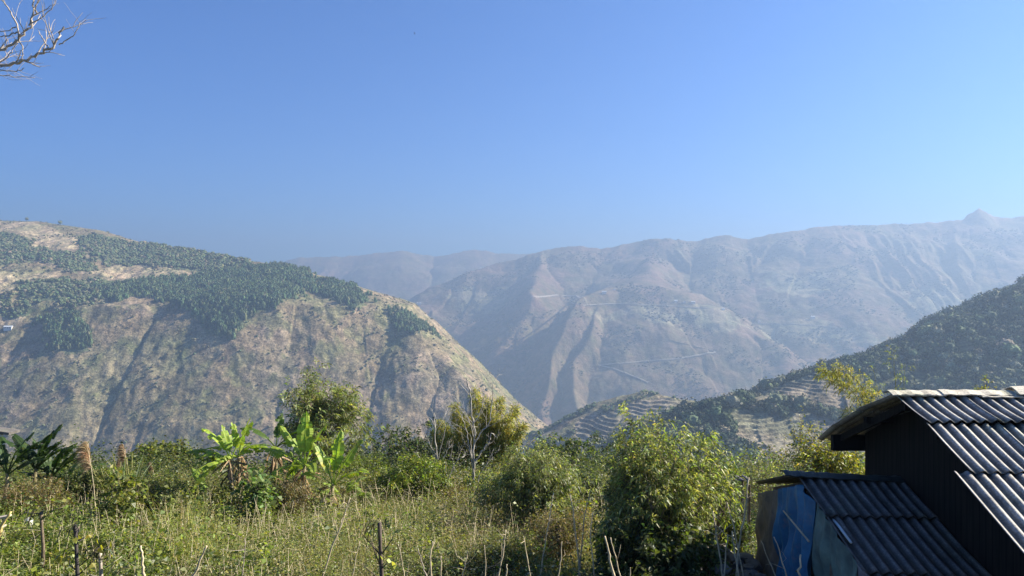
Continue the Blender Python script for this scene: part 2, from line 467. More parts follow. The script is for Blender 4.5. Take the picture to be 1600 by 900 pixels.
def unit(v): return v/(np.linalg.norm(v, axis=-1, keepdims=True)+1e-9)
def leaf_arrays(P, D, L, Wd, droop=.25, flat=.7, r=rng):
    n = len(P); D = unit(D)
    U = np.array([0, 0, 1.0])*flat+r.normal(size=(n, 3))*.55
    S = unit(np.cross(D, U))
    L = np.broadcast_to(L, (n,))[:, None]; Wd = np.broadcast_to(Wd, (n,))[:, None]
    mid = P+D*L*.45; up = np.array([0, 0, 1.0])
    tip = P+D*L-up*droop*L
    nrm = unit(np.cross(D, S))
    fold = nrm*Wd*.12*np.where(r.random((n, 1)) > .5, 1, -1)
    V = np.stack([P, mid+S*Wd/2+fold, mid-S*Wd/2+fold, tip], 1).reshape(-1, 3)
    b = np.arange(n)*4
    Fc = np.concatenate([np.stack([b, b+2, b+1], 1), np.stack([b+1, b+2, b+3], 1)])
    return V, Fc
def vary(cols, n, r=rng, amt=.28, hue=.12):
    """cols: list of (weight, colour)"""
    w = np.array([c[0] for c in cols], float); w /= w.sum()
    C = np.array([c[1] for c in cols], float)[r.choice(len(cols), n, p=w)]
    C = C*(1+amt*r.normal(size=(n, 1)).clip(-2, 2))*(1+hue*r.normal(size=(n, 3)).clip(-2, 2)*np.array([1, .4, .8]))
    return C.clip(.004, .9)
def shoots_to_leaves(O, Dr, Ls, per, lsize, lw, ang, droop, r, flat=.7):
    """leaves set in a spiral along each shoot"""
    n = len(O)
    t = np.tile((np.arange(per)+.5)/per, n)*.85+.15
    o = np.repeat(O, per, 0); d = np.repeat(Dr, per, 0); l = np.repeat(Ls, per)
    ph = np.tile(np.arange(per)*2.4, n)+np.repeat(r.random(n)*6.28, per)
    a = unit(np.cross(d, np.array([.13, .21, .97]))); b = np.cross(d, a)
    per_v = a*np.cos(ph)[:, None]+b*np.sin(ph)[:, None]
    ld = d*np.cos(ang)+per_v*np.sin(ang)+r.normal(size=o.shape)*.18
    P = o+d*(t*l)[:, None]
    L = lsize*(.55+.6*r.random(len(P)))
    return leaf_arrays(P, ld, L, L*lw, droop, flat, r)
def plant(name, label, cat, base, h, w, cols, clumps=90, shoots=4, per=10, lsize=.09, lw=.35, slen=.3, ang=1.0, droop=.3, trunk_h=.15, stems=5,
          rough=.35, up=.35, seed=1, bark=None, leafm=None, parts=('stem', 'foliage'), depth=None, group=None, lean=(0, 0), stem_r=None, hollow=.45, top=1.0, thin=1.0):
    """a woody plant: stems that fork to clumps of leafy shoots; the crown is uneven and open"""
    r = np.random.default_rng(seed)
    bark = bark or BARK; leafm = leafm or LEAF
    root = empty(name, base); tag(root, label, cat, group)
    dp = depth or w*.85
    # clump centres: inside an uneven ellipsoid
    u = unit(r.normal(size=(clumps*3, 3))); rad = r.random(clumps*3)**(hollow)
    lob = 1+rough*fbm(u[:, 0]*1.6+seed, u[:, 2]*1.6+u[:, 1]*.9, 3, seed % 90)*1.5
    z0 = h*trunk_h; cz = (h+z0)/2; hz_ = (h-z0)/2
    c = u*(rad*lob)[:, None]*np.array([w/2, dp/2, hz_])+np.array([0, 0, cz])
    c[:, :2] *= (1-(1-top)*((c[:, 2]-z0)/(h-z0)).clip(0, 1))[:, None]
    c[:, 0] += lean[0]*c[:, 2]/h; c[:, 1] += lean[1]*c[:, 2]/h
    # gaps: drop clumps where a coarse noise is low
    g = fbm(c[:, 0]/(w*.22)+seed, c[:, 2]/(h*.22)+c[:, 1]/(w*.3), 2, (seed+7) % 80)
    keep = np.argsort(-(g+.35*r.normal(size=len(g))))[:clumps]
    c = c[keep]; c = c[c[:, 2] > .08]
    lines = []; sr = stem_r or max(.012, h*.012)
    st = []
    for k in range(stems):
        a = r.random()*6.28; ex = .35*w*r.random()**.5 if stems > 1 else .04*w
        e = np.array([math.cos(a)*ex+lean[0]*.7, math.sin(a)*ex+lean[1]*.7, h*(.62+.25*r.random())])
        b0 = np.array([math.cos(a), math.sin(a), 0])*(.05*w*(stems > 1)*r.random()); b0[2] = -.15
        t = np.linspace(0, 1, 9)[:, None]
        wob = np.cumsum(r.normal(size=(9, 3))*h*.012, 0); wob[0] = 0
        pl = b0*(1-t)+e*t+np.array([0, 0, 1])*(np.sin(t*math.pi)*h*.05)+wob
        lines.append((pl, sr*np.linspace(1, .25, 9))); st.append(pl)
    allp = np.concatenate(st)
    for q in c:
        d = np.linalg.norm(allp-q, axis=1)+np.where(allp[:, 2] > q[2]-.05*h, h*.6, 0)+.9*np.abs(allp[:, 2]-(q[2]-.22*h))
        s = allp[np.argmin(d)]; t = np.linspace(0, 1, 5)[:, None]
        pl = s*(1-t)+q*t; pl[:, 2] -= (np.sin(t[:, 0]*math.pi)*.10*np.linalg.norm(q-s)); pl[1:4] += r.normal(size=(3, 3))*.02*h*.5
        lines.append((pl, sr*np.linspace(.33, .12, 5)*thin))
    n = len(c)*shoots
    O = np.repeat(c, shoots, 0)+r.normal(size=(n, 3))*slen*.35
    out = unit(np.repeat(c, shoots, 0)-np.array([lean[0]*.5, lean[1]*.5, cz*.8]))
    Dr = unit(out*.75+r.normal(size=(n, 3))*.6+np.array([0, 0, up]))
    Ls = slen*(.6+.8*r.random(n))
    for k in range(0, n, 2):
        lines.append((np.array([O[k]-Dr[k]*.1*slen, O[k]+Dr[k]*Ls[k]]), np.array([sr*.13, sr*.05])+.0012))
    v, f = tube_arrays([l for l in lines if len(l[0]) > 2], 6)
    v2, f2 = tube_arrays([l for l in lines if len(l[0]) == 2], 3)
    np_mesh(parts[0], np.concatenate([v, v2]), np.concatenate([f, f2+len(v)]), bark, root, smooth=True)
    V, Fc = shoots_to_leaves(O, Dr, Ls, per, lsize, lw, ang, droop, r)
    nl = len(Fc)//2
    C = vary(cols, nl, r)
    clk = np.repeat(1+.22*r.normal(size=len(c)).clip(-1.6, 1.8), shoots*per)[:nl]
    C = (C*clk[:, None]).clip(.004, .9)
    np_mesh(parts[1], V, Fc, leafm, root, fcol=np.concatenate([C, C]))
    return root

# leaf palettes (base colours)
OLIVE = [(5, (.12, .145, .035)), (3, (.18, .195, .055)), (1, (.25, .23, .08))]
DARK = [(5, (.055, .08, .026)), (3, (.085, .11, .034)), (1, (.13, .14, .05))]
BRIGHT = [(4, (.16, .21, .035)), (4, (.23, .27, .05)), (1, (.32, .31, .08)), (1, (.07, .10, .025))]
YELLOW = [(4, (.30, .26, .045)), (3, (.22, .22, .045)), (2, (.15, .17, .04))]
SAGE = [(5, (.19, .22, .08)), (3, (.28, .30, .12)), (1, (.22, .22, .12))]
BROWNISH = [(4, (.21, .165, .075)), (3, (.17, .165, .06)), (2, (.28, .20, .10))]

# ---------------------------------------------------------------- farmhouse and shed
def roof_mat(name, c0, c1, moss):
    m, nt, p = mat(name)
    p.inputs['Roughness'].default_value = .72; p.inputs['Specular IOR Level'].default_value = .35
    v = coords(nt)
    f = noise(nt, v, 3.0, 7, .7); g = noise(nt, v, 38, 4, .7)
    c = ramp(nt, f, [(.33, c0), (.62, c1)])
    c = mult(nt, c, ramp(nt, g, [(.35, .6), (.6, 1.15), (.72, 1.7)]))
    c = mult(nt, c, ramp(nt, attr(nt, 'Trough').outputs['Fac'], [(.15, 1.0), (.75, (.34, .33, .31))]))   # shade of the troughs painted into the sheet colour, crests left light
    c = mult(nt, c, (.9, 1.0, .75), ramp(nt, noise(nt, v, 1.4, 5), [(.55, 0.0), (.66, moss)]))
    c = mult(nt, c, (.20, .105, .06), ramp(nt, noise(nt, coords(nt, (1.6, .35, .35)), 3.2, 6, .75), [(.60, 0.0), (.74, .55)]), 'MIX')
    nt.links.new(c, p.inputs['Base Color']); bump(nt, p, g, .5, .006)
    return m
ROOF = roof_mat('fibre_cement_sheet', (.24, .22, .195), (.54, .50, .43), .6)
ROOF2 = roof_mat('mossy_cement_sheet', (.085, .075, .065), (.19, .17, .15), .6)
CAP = roof_mat('pale_ridge_board', (.42, .37, .28), (.62, .56, .44), .5)
GREENMETAL = simple_mat('green_painted_metal', (.035, .04, .034), .6, 5, .4)
m, nt, p = mat('dark_plank')
v = coords(nt, (1, 6.5, 1)); w_ = N(nt, 'ShaderNodeTexWave', wave_type='BANDS', bands_direction='Y'); w_.inputs['Scale'].default_value = .33; w_.inputs['Distortion'].default_value = .6
nt.links.new(v, w_.inputs[0])
c = mult(nt, ramp(nt, noise(nt, coords(nt, (1, 12, 1)), 1.5, 6), [(.3, (.008, .007, .006)), (.7, (.020, .016, .013))]), ramp(nt, w_.outputs[0], [(.0, .25), (.12, 1.0)]))
nt.links.new(c, p.inputs['Base Color']); p.inputs['Roughness'].default_value = .85; p.inputs['Specular IOR Level'].default_value = .15
PLANK = m

def corrugated(x0, x1, a, b, wave=.177, amp=.026, ny=10, phase=0.0, sag=0.0, jit=0.0):
    """sheet between ridge-side edge a=(y,z) and lower edge b=(y,z); ribs run down the slope"""
    nx = max(6, int(round((x1-x0)/wave*10)))
    xs = np.linspace(x0, x1, nx+1); t = np.linspace(0, 1, ny+1)
    Xs, T = np.meshgrid(xs, t)
    ya = a[0]+(b[0]-a[0])*T; za = a[1]+(b[1]-a[1])*T-sag*np.sin(T*np.pi)
    L = math.hypot(b[0]-a[0], b[1]-a[1]); ny_ = (b[1]-a[1])/L; nz_ = -(b[0]-a[0])/L
    if nz_ < 0: ny_, nz_ = -ny_, -nz_
    wv = amp*np.cos((Xs/wave+phase)*2*np.pi)
    ya = ya+wv*ny_+jit*(Xs-x0)*0; za = za+wv*nz_+jit*(Xs-x0)
    V = np.stack([Xs, ya, za], -1).reshape(-1, 3)
    i, j = np.meshgrid(np.arange(ny), np.arange(nx), indexing='ij'); q = i*(nx+1)+j
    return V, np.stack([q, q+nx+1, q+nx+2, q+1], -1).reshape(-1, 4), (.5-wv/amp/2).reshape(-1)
def sheet(parent, m, *a, name='roof_sheet', thick=.008, **k):
    V, Fc, tr = corrugated(*a, **k)
    o = np_mesh(name, V, Fc, m, parent, smooth=True)
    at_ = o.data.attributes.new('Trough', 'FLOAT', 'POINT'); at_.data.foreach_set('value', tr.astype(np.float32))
    s = o.modifiers.new('t', 'SOLIDIFY'); s.thickness = thick; s.offset = -1
    return o
HX = 6.16
house = empty('farmhouse', (11, 11.8, -6.4)); tag(house, 'dark timber farmhouse with a grey corrugated cement roof, largest building at right', 'house')
def loc(o, root):                       # vertices were given in world metres: keep them there under the thing's Empty
    o.matrix_parent_inverse = Matrix.Translation(-Vector(root.location)); return o
ridge = (12.0, -1.72)
rows = [((11.97, -1.735), (11.06, -2.005)), ((11.12, -2.03), (10.02, -2.50)), ((10.10, -2.505), (8.05, -3.46))]
rj = random.Random(5)
for ri, (a, b) in enumerate(rows):
    x = HX-(.0, -.02, .17, .17)[ri] - (.0 if ri else -.0)
    k = 0
    while x < 16.6:
        wd = .177*6
        dz = rj.uniform(-.004, .006)+k % 2*.006
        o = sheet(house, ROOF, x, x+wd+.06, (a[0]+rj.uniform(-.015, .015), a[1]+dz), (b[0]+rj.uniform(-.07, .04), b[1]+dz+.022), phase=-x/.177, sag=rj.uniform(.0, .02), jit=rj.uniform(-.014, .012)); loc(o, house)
        x += wd; k += 1
    
for (a, b) in [((12.03, -1.735), (13.35, -2.20)), ((13.27, -2.19), (14.35, -2.68)), ((14.25, -2.62), (15.02, -3.06))]:
    x = HX
    while x < 16.6:
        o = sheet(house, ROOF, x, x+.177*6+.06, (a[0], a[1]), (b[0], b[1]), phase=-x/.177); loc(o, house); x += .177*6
def cap(parent, x0, x1, y, z0, z1, m, wd=.17, drop=.05, lift=0, name='ridge_cap'):
    mb = MB(); n = 10
    pr = [(-wd, -drop), (-wd*.5, -drop*.35), (-.02, .0), (.02, 0), (wd*.5, -drop*.35), (wd, -drop)]
    vs = []
    for i in range(n+1):
        t = i/n; xx = x0+(x1-x0)*t; zz = z0+(z1-z0)*t+.008*math.sin(i*1.9)
        for py_, pz in pr: vs.append((xx, y+py_, zz+pz))
    fs = [(i*6+j, (i+1)*6+j, (i+1)*6+j+1, i*6+j+1) for i in range(n) for j in range(5)]
    mb.add(vs, fs); o = mb.build(name, m, parent)
    s = o.modifiers.new('t', 'SOLIDIFY'); s.thickness = .018; s.offset = 1
    return loc(o, parent)
cap(house, 6.05, 6.9, 12.0, -1.665, -1.665, CAP); cap(house, 6.86, 7.95, 12.0, -1.655, -1.665, CAP); cap(house, 7.9, 8.05, 12.0, -1.665, -1.67, CAP)
cap(house, 8.03, 10.2, 12.0, -1.605, -1.60, CAP, wd=.22, drop=.09); cap(house, 10.1, 16.4, 12.0, -1.60, -1.60, CAP, wd=.2)
cap(house, 7.45, 8.2, 11.83, -1.725, -1.73, CAP, wd=.05, drop=.01, name='ridge_batten'); cap(house, 6.2, 6.75, 11.86, -1.70, -1.70, CAP, wd=.04, drop=.01, name='ridge_batten')
# walls: gable facing the shed, with a deep overhang in front of it
mb = MB(); wx = 6.80; zb = -7.0
prof = [(8.9, zb), (8.9, -3.16), (10.05, -2.60), (11.1, -2.13), (12.0, -1.86), (13.3, -2.30), (14.35, -2.80), (14.35, zb)]
for xx, th_ in ((wx, .08), (15.9, .08)):
    n = len(prof); mb.add([(xx, a, b) for a, b in prof]+[(xx+th_, a, b) for a, b in prof], [tuple(range(n))[::-1], tuple(range(n, 2*n))]+[(i, (i+1) % n, n+(i+1) % n, n+i) for i in range(n)])
mb.box(((wx+15.9)/2, 8.94, (zb-3.2)/2), (15.9-wx-.2, .08, -3.2-zb)); mb.box(((wx+15.9)/2, 14.31, (zb-2.85)/2), (15.9-wx-.2, .08, -2.85-zb))
loc(mb.build('wall', PLANK, house), house)
mb = MB(); mb.bar((6.25, 14.55, -3.02), (16, 14.55, -3.02), .12, .3); loc(mb.build('eave_beam', PLANK, house), house)
mb = MB(); mb.bar((6.3, 12, -1.90), (15.9, 12, -1.90), .12, .14); loc(mb.build('ridge_beam', PLANK, house), house)
for y_, z_ in ((10.05, -2.66), (11.1, -2.20), (13.3, -2.36), (9.0, -3.15)):
    mb = MB(); mb.bar((6.3, y_, z_), (15.9, y_, z_), .09, .1); loc(mb.build('purlin', PLANK, house), house)
for s, (a, b) in enumerate((((12, -1.86), (9, -3.20)), ((12, -1.86), (14.9, -3.08)))):
    mb = MB(); mb.bar((6.42, a[0], a[1]), (6.42, b[0], b[1]), .06, .12); loc(mb.build('verge_rafter', PLANK, house), house)

# shed
shed = empty('shed', (5.9, 12.4, -6.2)); tag(shed, 'low shed with mossy grey corrugated roof and tarpaulin side, against the dark farmhouse', 'shed')
SX = 4.93
zr = lambda x: -3.22-.045*(x-4.9)
srows = [((12.85, 0), (11.75, -.345)), ((11.83, -.335), (10.45, -.77)), ((10.55, -.755), (9.1, -1.20))]
for ri, (a, b) in enumerate(srows):
    x = SX+(0, .02, .05)[ri]; k = 0
    while x < 6.70:
        x1 = min(x+.177*5+.05, 6.74); d = rj.uniform(-.004, .008)
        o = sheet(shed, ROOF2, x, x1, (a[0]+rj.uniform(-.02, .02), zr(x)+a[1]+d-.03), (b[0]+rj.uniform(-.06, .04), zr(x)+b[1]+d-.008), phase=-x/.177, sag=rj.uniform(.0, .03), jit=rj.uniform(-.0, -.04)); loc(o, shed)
        x += .177*5; k += 1
for (a, b) in [((12.9, -.02), (14.95, -.70))]:
    x = SX-.05
    while x < 6.7:
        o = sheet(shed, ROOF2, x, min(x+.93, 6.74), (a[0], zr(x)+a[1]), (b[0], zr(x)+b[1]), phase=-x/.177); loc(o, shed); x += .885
cap(shed, 4.68, 5.35, 12.88, zr(4.7)+.045, zr(5.35)+.03, GREENMETAL, wd=.15, drop=.05); cap(shed, 5.30, 6.72, 12.88, zr(5.3)+.03, zr(6.7)+.02, GREENMETAL, wd=.15, drop=.05)
MUD = simple_mat('mud_wall', (.17, .145, .115), .95, 6, .4, .02, .1)
mb = MB(); prof = [(9.3, zb), (9.3, -4.45), (12.88, -3.33), (14.9, -3.98), (15.35, zb)]
n = 5; mb.add([(5.22, a, b) for a, b in prof]+[(5.30, a, b) for a, b in prof], [tuple(range(n))[::-1], tuple(range(n, 2*n))]+[(i, (i+1) % n, n+(i+1) % n, n+i) for i in range(n)])
mb.box((6.0, 14.7, -5.5), (1.4, .08, 3.0)); loc(mb.build('wall', MUD, shed), shed)
for y_, lean_ in ((14.55, .05), (13.0, 0), (11.9, -.04), (10.6, .03)):
    mb = MB(); mb.tube([(5.12, y_, -6.8), (5.10, y_+lean_, -3.45-abs(y_-12.88)*.32)], [.05, .04], 8); loc(mb.build('post', BARK, shed), shed)
mb = MB(); mb.bar((5.08, 12.9, -4.55), (5.08, 15.1, -4.35), .05, .09); loc(mb.build('rail', BARK, shed), shed)
def cloth(name, y0, y1, ztop, zbot, m, folds, amp, seed, x0=5.0, parent=shed, lean=0.0):
    ny, nz = 60, 50; r = np.random.default_rng(seed)
    t, s = np.meshgrid(np.linspace(0, 1, ny), np.linspace(0, 1, nz))
    yy = y0+(y1-y0)*t+.05*np.sin(s*3+t*9)*s
    zt = ztop(yy) if callable(ztop) else ztop
    zz = zt+(zbot-zt)*s+.04*np.sin(t*folds*1.7)*s
    pull = np.exp(-((t-.85)**2*6+(s-.35)**2*14))
    xx = x0-amp*(.5+.5*np.sin((t*folds+.5*s+.9*fbm(t*2+seed, s*1.2, 2, seed))*2*np.pi))*(.3+.7*s)-amp*.3*np.abs(fbm(t*6, s*1.5, 2, seed+4))*(.4+s)-.05*fbm(t*5, s*4, 3, seed+1)-.05*pull*np.sin((s*9-t*5)*2)-lean*s
    V = np.stack([xx, yy, zz], -1).reshape(-1, 3); q = np.arange(nz-1)[:, None]*ny+np.arange(ny-1)[None]
    o = np_mesh(name, V, np.stack([q, q+1, q+ny+1, q+ny], -1).reshape(-1, 4), m, parent, smooth=True)
    sm = o.modifiers.new('t', 'SOLIDIFY'); sm.thickness = .006
    return loc(o, parent)
def clothmat(name, c, var=.3, rough=.55):
    m, nt, p = mat(name); v = coords(nt)
    cc = mult(nt, c, ramp(nt, noise(nt, v, 2.2, 6, .65), [(.35, (1-var, 1-var, 1-var*.8)), (.65, (1+var, 1+var, 1+var))]))
    cc = mult(nt, cc, (.20, .19, .17), ramp(nt, noise(nt, v, 3.5, 6, .7), [(.56, 0.0), (.72, .55)]), 'MIX')
    nt.links.new(cc, p.inputs['Base Color']); p.inputs['Roughness'].default_value = rough; return m
vz = lambda y: np.where(y < 12.88, -3.40-.31*(12.88-y), -3.40-.335*(y-12.88))
cloth('blue_tarpaulin', 12.35, 14.0, vz, -6.7, clothmat('blue_tarpaulin', (.04, .17, .29)), 5, .22, 3, 5.05)
cloth('tan_sacking', 13.95, 15.35, vz, -6.7, clothmat('tan_sacking', (.20, .17, .135), .3, .9), 2, .07, 5, 5.06, lean=.05)
cloth('green_sheet', 10.9, 12.35, vz, -6.7, clothmat('green_sheet', (.13, .19, .155), .4, .8), 3, .10, 9, 5.06)
cloth('grey_sheet', 9.4, 11.0, vz, -6.7, clothmat('grey_sheet', (.17, .155, .16), .4, .8), 3, .08, 11, 5.08)
def px3(px, py, x):                     # a point on the upright plane x = const
    D = x*F/(px-800); return (x, D, zat(py, D))
WHITEPL = simple_mat('white_plastic', (.55, .58, .56), .4)
t = MB(); a = px3(1292, 801, 5.08); b = px3(1330, 848, 5.02); t.tube([a, tuple((Vector(a)+Vector(b))/2+Vector((0, 0, .02))), b], [.018, .022, .018], 8)
o = t.build('white_pipe', WHITEPL, None, True); tag(o, 'short white plastic pipe lying on the left edge of the shed roof', 'pipe')
t = MB(); c = px3(1352, 886, 5.15); r0 = random.Random(2); vs = []
for k in range(14):
    a = k/14*6.283; rr_ = .11*(1+.3*r0.random()); vs.append((c[0]+math.cos(a)*rr_*.8, c[1]+math.sin(a)*rr_*1.5, c[2]+.02-math.sin(a)*rr_*.0+.31*math.sin(a)*rr_*1.5))
vs2 = [(x, y, z+.035+.012*r0.random()) for x, y, z in [tuple(Vector(c)*.35+Vector(q)*.65) for q in vs]]
t.add(vs+vs2, [tuple(range(13, -1, -1)), tuple(range(14, 28))]+[(i, (i+1) % 14, 14+(i+1) % 14, 14+i) for i in range(14)])
o = t.build('plastic_bag', simple_mat('white_bag_film', (.75, .80, .76), .35), None, True); tag(o, 'crumpled white plastic bag on the lower left edge of the shed roof', 'bag')

# small open coop behind the big shrub
cx = (1148-800)/F*17.2; coop = empty('chicken_coop', (cx, 17.2, Gz(cx, 17.2))); tag(coop, 'small open coop with dark ridged roof, between the big leafy shrub and the shed', 'coop')
ztop = zat(748, 17.2)
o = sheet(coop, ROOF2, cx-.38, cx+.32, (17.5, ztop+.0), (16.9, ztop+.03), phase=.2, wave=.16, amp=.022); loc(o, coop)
for dx, dy in ((-.3, -.25), (.24, -.25), (-.3, .25), (.24, .25)):
    t = MB(); zt = ztop-.05+(.06 if dy > 0 else 0); t.tube([(dx, dy, -.3), (dx+.02, dy, zt-coop.location.z-.02)], [.035, .03], 6); t.build('post', BARK, coop)
t = MB()
for k in range(6): t.bar((-.28+k*.098, -.27, ztop-.08-coop.location.z), (-.28+k*.098+.01, -.27, .2), .02, .03)
t.build('slat_wall', GREYWOOD, coop)

# eave of the neighbouring house at the left edge of the view
D = 20.0; xe = (22-800)/F*D; nb = empty('neighbour_house', (xe-3, D, Gz(xe-3, D))); tag(nb, 'house at the left edge whose dark roof tip just shows above the dark banana leaves', 'house')
ze = zat(675, D)
t = MB(); t.add([(xe-3, D-.2, ze+.42), (xe, D-.2, ze+.02), (xe, D+.25, ze+.02), (xe-3, D+.25, ze+.42)], [(0, 1, 2, 3)]); o = t.build('roof', ROOF2, nb); loc(o, nb)
s = o.modifiers.new('t', 'SOLIDIFY'); s.thickness = .07
t = MB(); t.box((xe-5.2, D+1.2, (ze+nb.location.z)/2-.2), (4.0, 2.0, ze-nb.location.z+.6)); o = t.build('wall', MUD, nb); loc(o, nb)
t = MB(); t.bar((xe-2.2, D-.1, ze-.06), (xe-.25, D-.1, ze-.06), .06, .09); loc(t.build('eave_board', WHITEPL, nb), nb)

# rubble wall below the shed corner
rb = np.random.default_rng(12); Vs = []; Fs = []; ico = None
def icosphere(sub=1):
    import bmesh
    bm = bmesh.new(); bmesh.ops.create_icosphere(bm, subdivisions=sub, radius=1)
    v = np.array([q.co[:] for q in bm.verts]); f = np.array([[q.index for q in p.verts] for p in bm.faces]); bm.free(); return v, f
IV, IF = icosphere(1); IV2, IF2 = icosphere(2)
b = 0
for k in range(150):
    t_ = rb.random(); x = 4.35+rb.normal()*.22; y = 12.6+t_*2.8; z = Gz(x, y)+rb.random()*.9
    v = IV*np.array([.13, .16, .08])*(0.6+rb.random())*(1+.25*rb.normal(size=(len(IV), 1)).clip(-1, 1))
    Vs.append(v+np.array([x, y, z])); Fs.append(IF+b); b += len(IV)
o = np_mesh('stone_wall', np.concatenate(Vs), np.concatenate(Fs), simple_mat('field_stone', (.16, .14, .12), .9, 5, .4)); tag(o, 'low dry stone rubble wall at the foot of the shed\'s tarpaulin side', 'wall')
# ---------------------------------------------------------------- bananas
def banana_leaf(r, L, Wd, az, el, bend, cols, tear=.35, petiole=.25, fold=.35, twist=0.0):
    """one blade on an arching rib; the blade is split into strips, some of them torn apart"""
    ns = 26; t = np.linspace(0, 1, ns+1)
    e = el-bend*t**1.4; st = L/ns
    hx, hy = math.cos(az), math.sin(az)
    P = np.zeros((ns+1, 3))
    for i in range(1, ns+1): P[i] = P[i-1]+st*np.array([math.cos(e[i])*hx, math.cos(e[i])*hy, math.sin(e[i])])
    T = np.gradient(P, axis=0); T = unit(T)
    side0 = np.array([-hy, hx, 0.0])
    V = []; Fc = []; C = []
    for sgn in (-1, 1):
        sag = 0.0; gap = 0
        for i in range(ns):
            t0, t1 = t[i], t[i+1]
            if t0 < petiole: continue
            wf = lambda q: Wd*.5*np.clip(math.sin(math.pi*min(1, max(0, (q-petiole)/(1-petiole)))**.75), 0, 1)**.55
            if r.random() < tear*.5: sag = r.uniform(-.25, .75)*tear*1.6; cut = True
            else: sag *= .9; cut = False
            for (q, Pq, Tq, shrink) in ((t0, P[i], T[i], .86 if cut else 1), (t1, P[i+1], T[i+1], 1)):
                nrm = np.cross(Tq, side0); nrm = nrm/np.linalg.norm(nrm)
                if nrm[2] < 0: nrm = -nrm
                a = fold-sag+twist*sgn; ww = wf(q)*(.96+.08*r.random())*shrink
                d1 = side0*sgn*math.cos(a)+nrm*math.sin(a); a2 = a-.55-sag*.6; d2 = side0*sgn*math.cos(a2)+nrm*math.sin(a2)
                V += [Pq, Pq+d1*ww*.5, Pq+d1*ww*.5+d2*ww*.55]
            b = len(V)-6
            f = [(b, b+3, b+4, b+1), (b+1, b+4, b+5, b+2)]
            Fc += f if sgn > 0 else [q[::-1] for q in f]
            c = cols*(1+.13*r.normal())*(1+.05*r.normal(size=3)); c2 = c*(1.0 if r.random() > .12 else np.array([1.6, 1.2, .9]))
            C += [c, c2]
    # rib
    v, f = tube_arrays([(P, np.linspace(.022, .005, ns+1)*L/1.3)], 5)
    b = len(V); V = np.concatenate([np.array(V).reshape(-1, 3), v]); Fc = np.concatenate([np.array(Fc), f+b])
    C = np.concatenate([np.array(C), np.tile(cols*np.array([1.5, 1.35, 1.3]), (len(f), 1))]).clip(.01, .9)
    return V, Fc, C
PSEUDO = simple_mat('banana_sheath', (.20, .17, .08), .7, 8, .5, .01)
def banana(label, base, h, leaves, seed, col=(.13, .20, .030), dead=10, group=None, lw=.31, r_=.08, leafm=None):
    """leaves: list of (azimuth deg, elevation deg, bend, length)"""
    r = np.random.default_rng(seed); root = empty('banana_plant', base); tag(root, label, 'banana plant', group)
    t = MB(); lean = r.normal(size=2)*.06
    t.tube([(0, 0, -.2), (lean[0]*.4, lean[1]*.4, h*.5), (lean[0], lean[1], h)], [r_*1.15, r_*.9, r_*.55], 9); t.build('pseudostem', PSEUDO, root, True)
    for az, el, bend, L in leaves:
        c = np.array(col)*(1+.18*r.normal())
        L *= 1.12; V, Fc, C = banana_leaf(r, L, lw*L*(.9+.2*r.random()), R(az), R(el), bend, c, tear=.45+.5*r.random(), fold=.25+.3*r.random())
        V = V+np.array([lean[0], lean[1], h-.05])
        np_mesh('leaf', V, Fc, leafm or LEAF_GLOSS, root, fcol=C)
    if dead:
        Vs = []; Fs = []; Cs = []; b = 0
        for k in range(dead):
            L = r.uniform(.45, .9)*min(1, h); z0 = h*r.uniform(.45, .99)
            V, Fc, C = banana_leaf(r, L, .16*L, r.random()*6.28, R(r.uniform(-75, -5)), r.uniform(.2, 1.2), np.array((.36, .28, .17))*(1+.3*r.normal()), tear=.9, fold=-.6, petiole=.1)
            Vs.append(V+np.array([0, 0, z0])); Fs.append(Fc+b); Cs.append(C); b += len(V)
        np_mesh('dead_leaves', np.concatenate(Vs), np.concatenate(Fs), DEADLEAF, root, fcol=np.concatenate(Cs))
    return root
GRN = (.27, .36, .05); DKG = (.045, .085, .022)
D = 22.5
g1 = 'banana plants in the sunlit clumps'
banana('tall banana plant, leftmost of the sunlit clumps, with a long leaf reaching left', W(358, D), 1.7,
  [(182, 22, .5, 1.25), (168, 62, .8, 1.25), (200, 35, 1.1, .95), (150, 78, .4, 1.0), (10, 70, .35, 1.2), (215, -5, 1.3, 1.35), (178, 12, .9, 1.1), (20, 35, 1.0, .9), (230, 10, .9, 1.2)], 21, GRN, 26, g1)
banana('banana plant with upright narrow leaves just right of the long left-reaching one', W(378, D+.6), 1.75,
  [(20, 80, .25, 1.15), (160, 82, .2, 1.0), (185, 45, 1.2, 1.0), (-20, 48, 1.1, 1.1), (250, 30, 1.3, 1.0), (90, 40, 1.2, 1.0)], 22, GRN, 26, g1)
banana('banana plant with a broad bright leaf arching left over the round leaved climber', W(474, D+.3), 1.5,
  [(172, 38, .9, 1.7), (165, 70, .6, 1.35), (15, 75, .5, 1.3), (-15, 40, 1.0, 1.0), (200, 15, 1.2, 1.1), (95, 85, .2, 1.5), (300, 30, 1.2, 1.0)], 23, GRN, 32, g1)
banana('banana plant with broad upright leaves, rightmost of the sunlit clumps', W(516, D), .95,
  [(20, 68, .5, 1.45), (70, 82, .3, 1.5), (165, 72, .4, 1.3), (-10, 45, 1.0, 1.15), (-25, 25, 1.2, 1.0), (190, 45, 1.0, 1.0)], 24, GRN, 20, g1)
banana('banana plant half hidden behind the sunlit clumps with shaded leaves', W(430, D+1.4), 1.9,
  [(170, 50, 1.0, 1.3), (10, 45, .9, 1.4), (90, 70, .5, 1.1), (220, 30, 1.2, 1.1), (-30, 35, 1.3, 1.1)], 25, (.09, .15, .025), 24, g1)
banana('small banana sucker in front of the long left-reaching one', W(392, D-1.0), .45,
  [(190, 30, .9, .8), (20, 45, .9, .8), (100, 70, .4, .7), (240, 20, 1.0, .7)], 26, GRN, 0, g1)
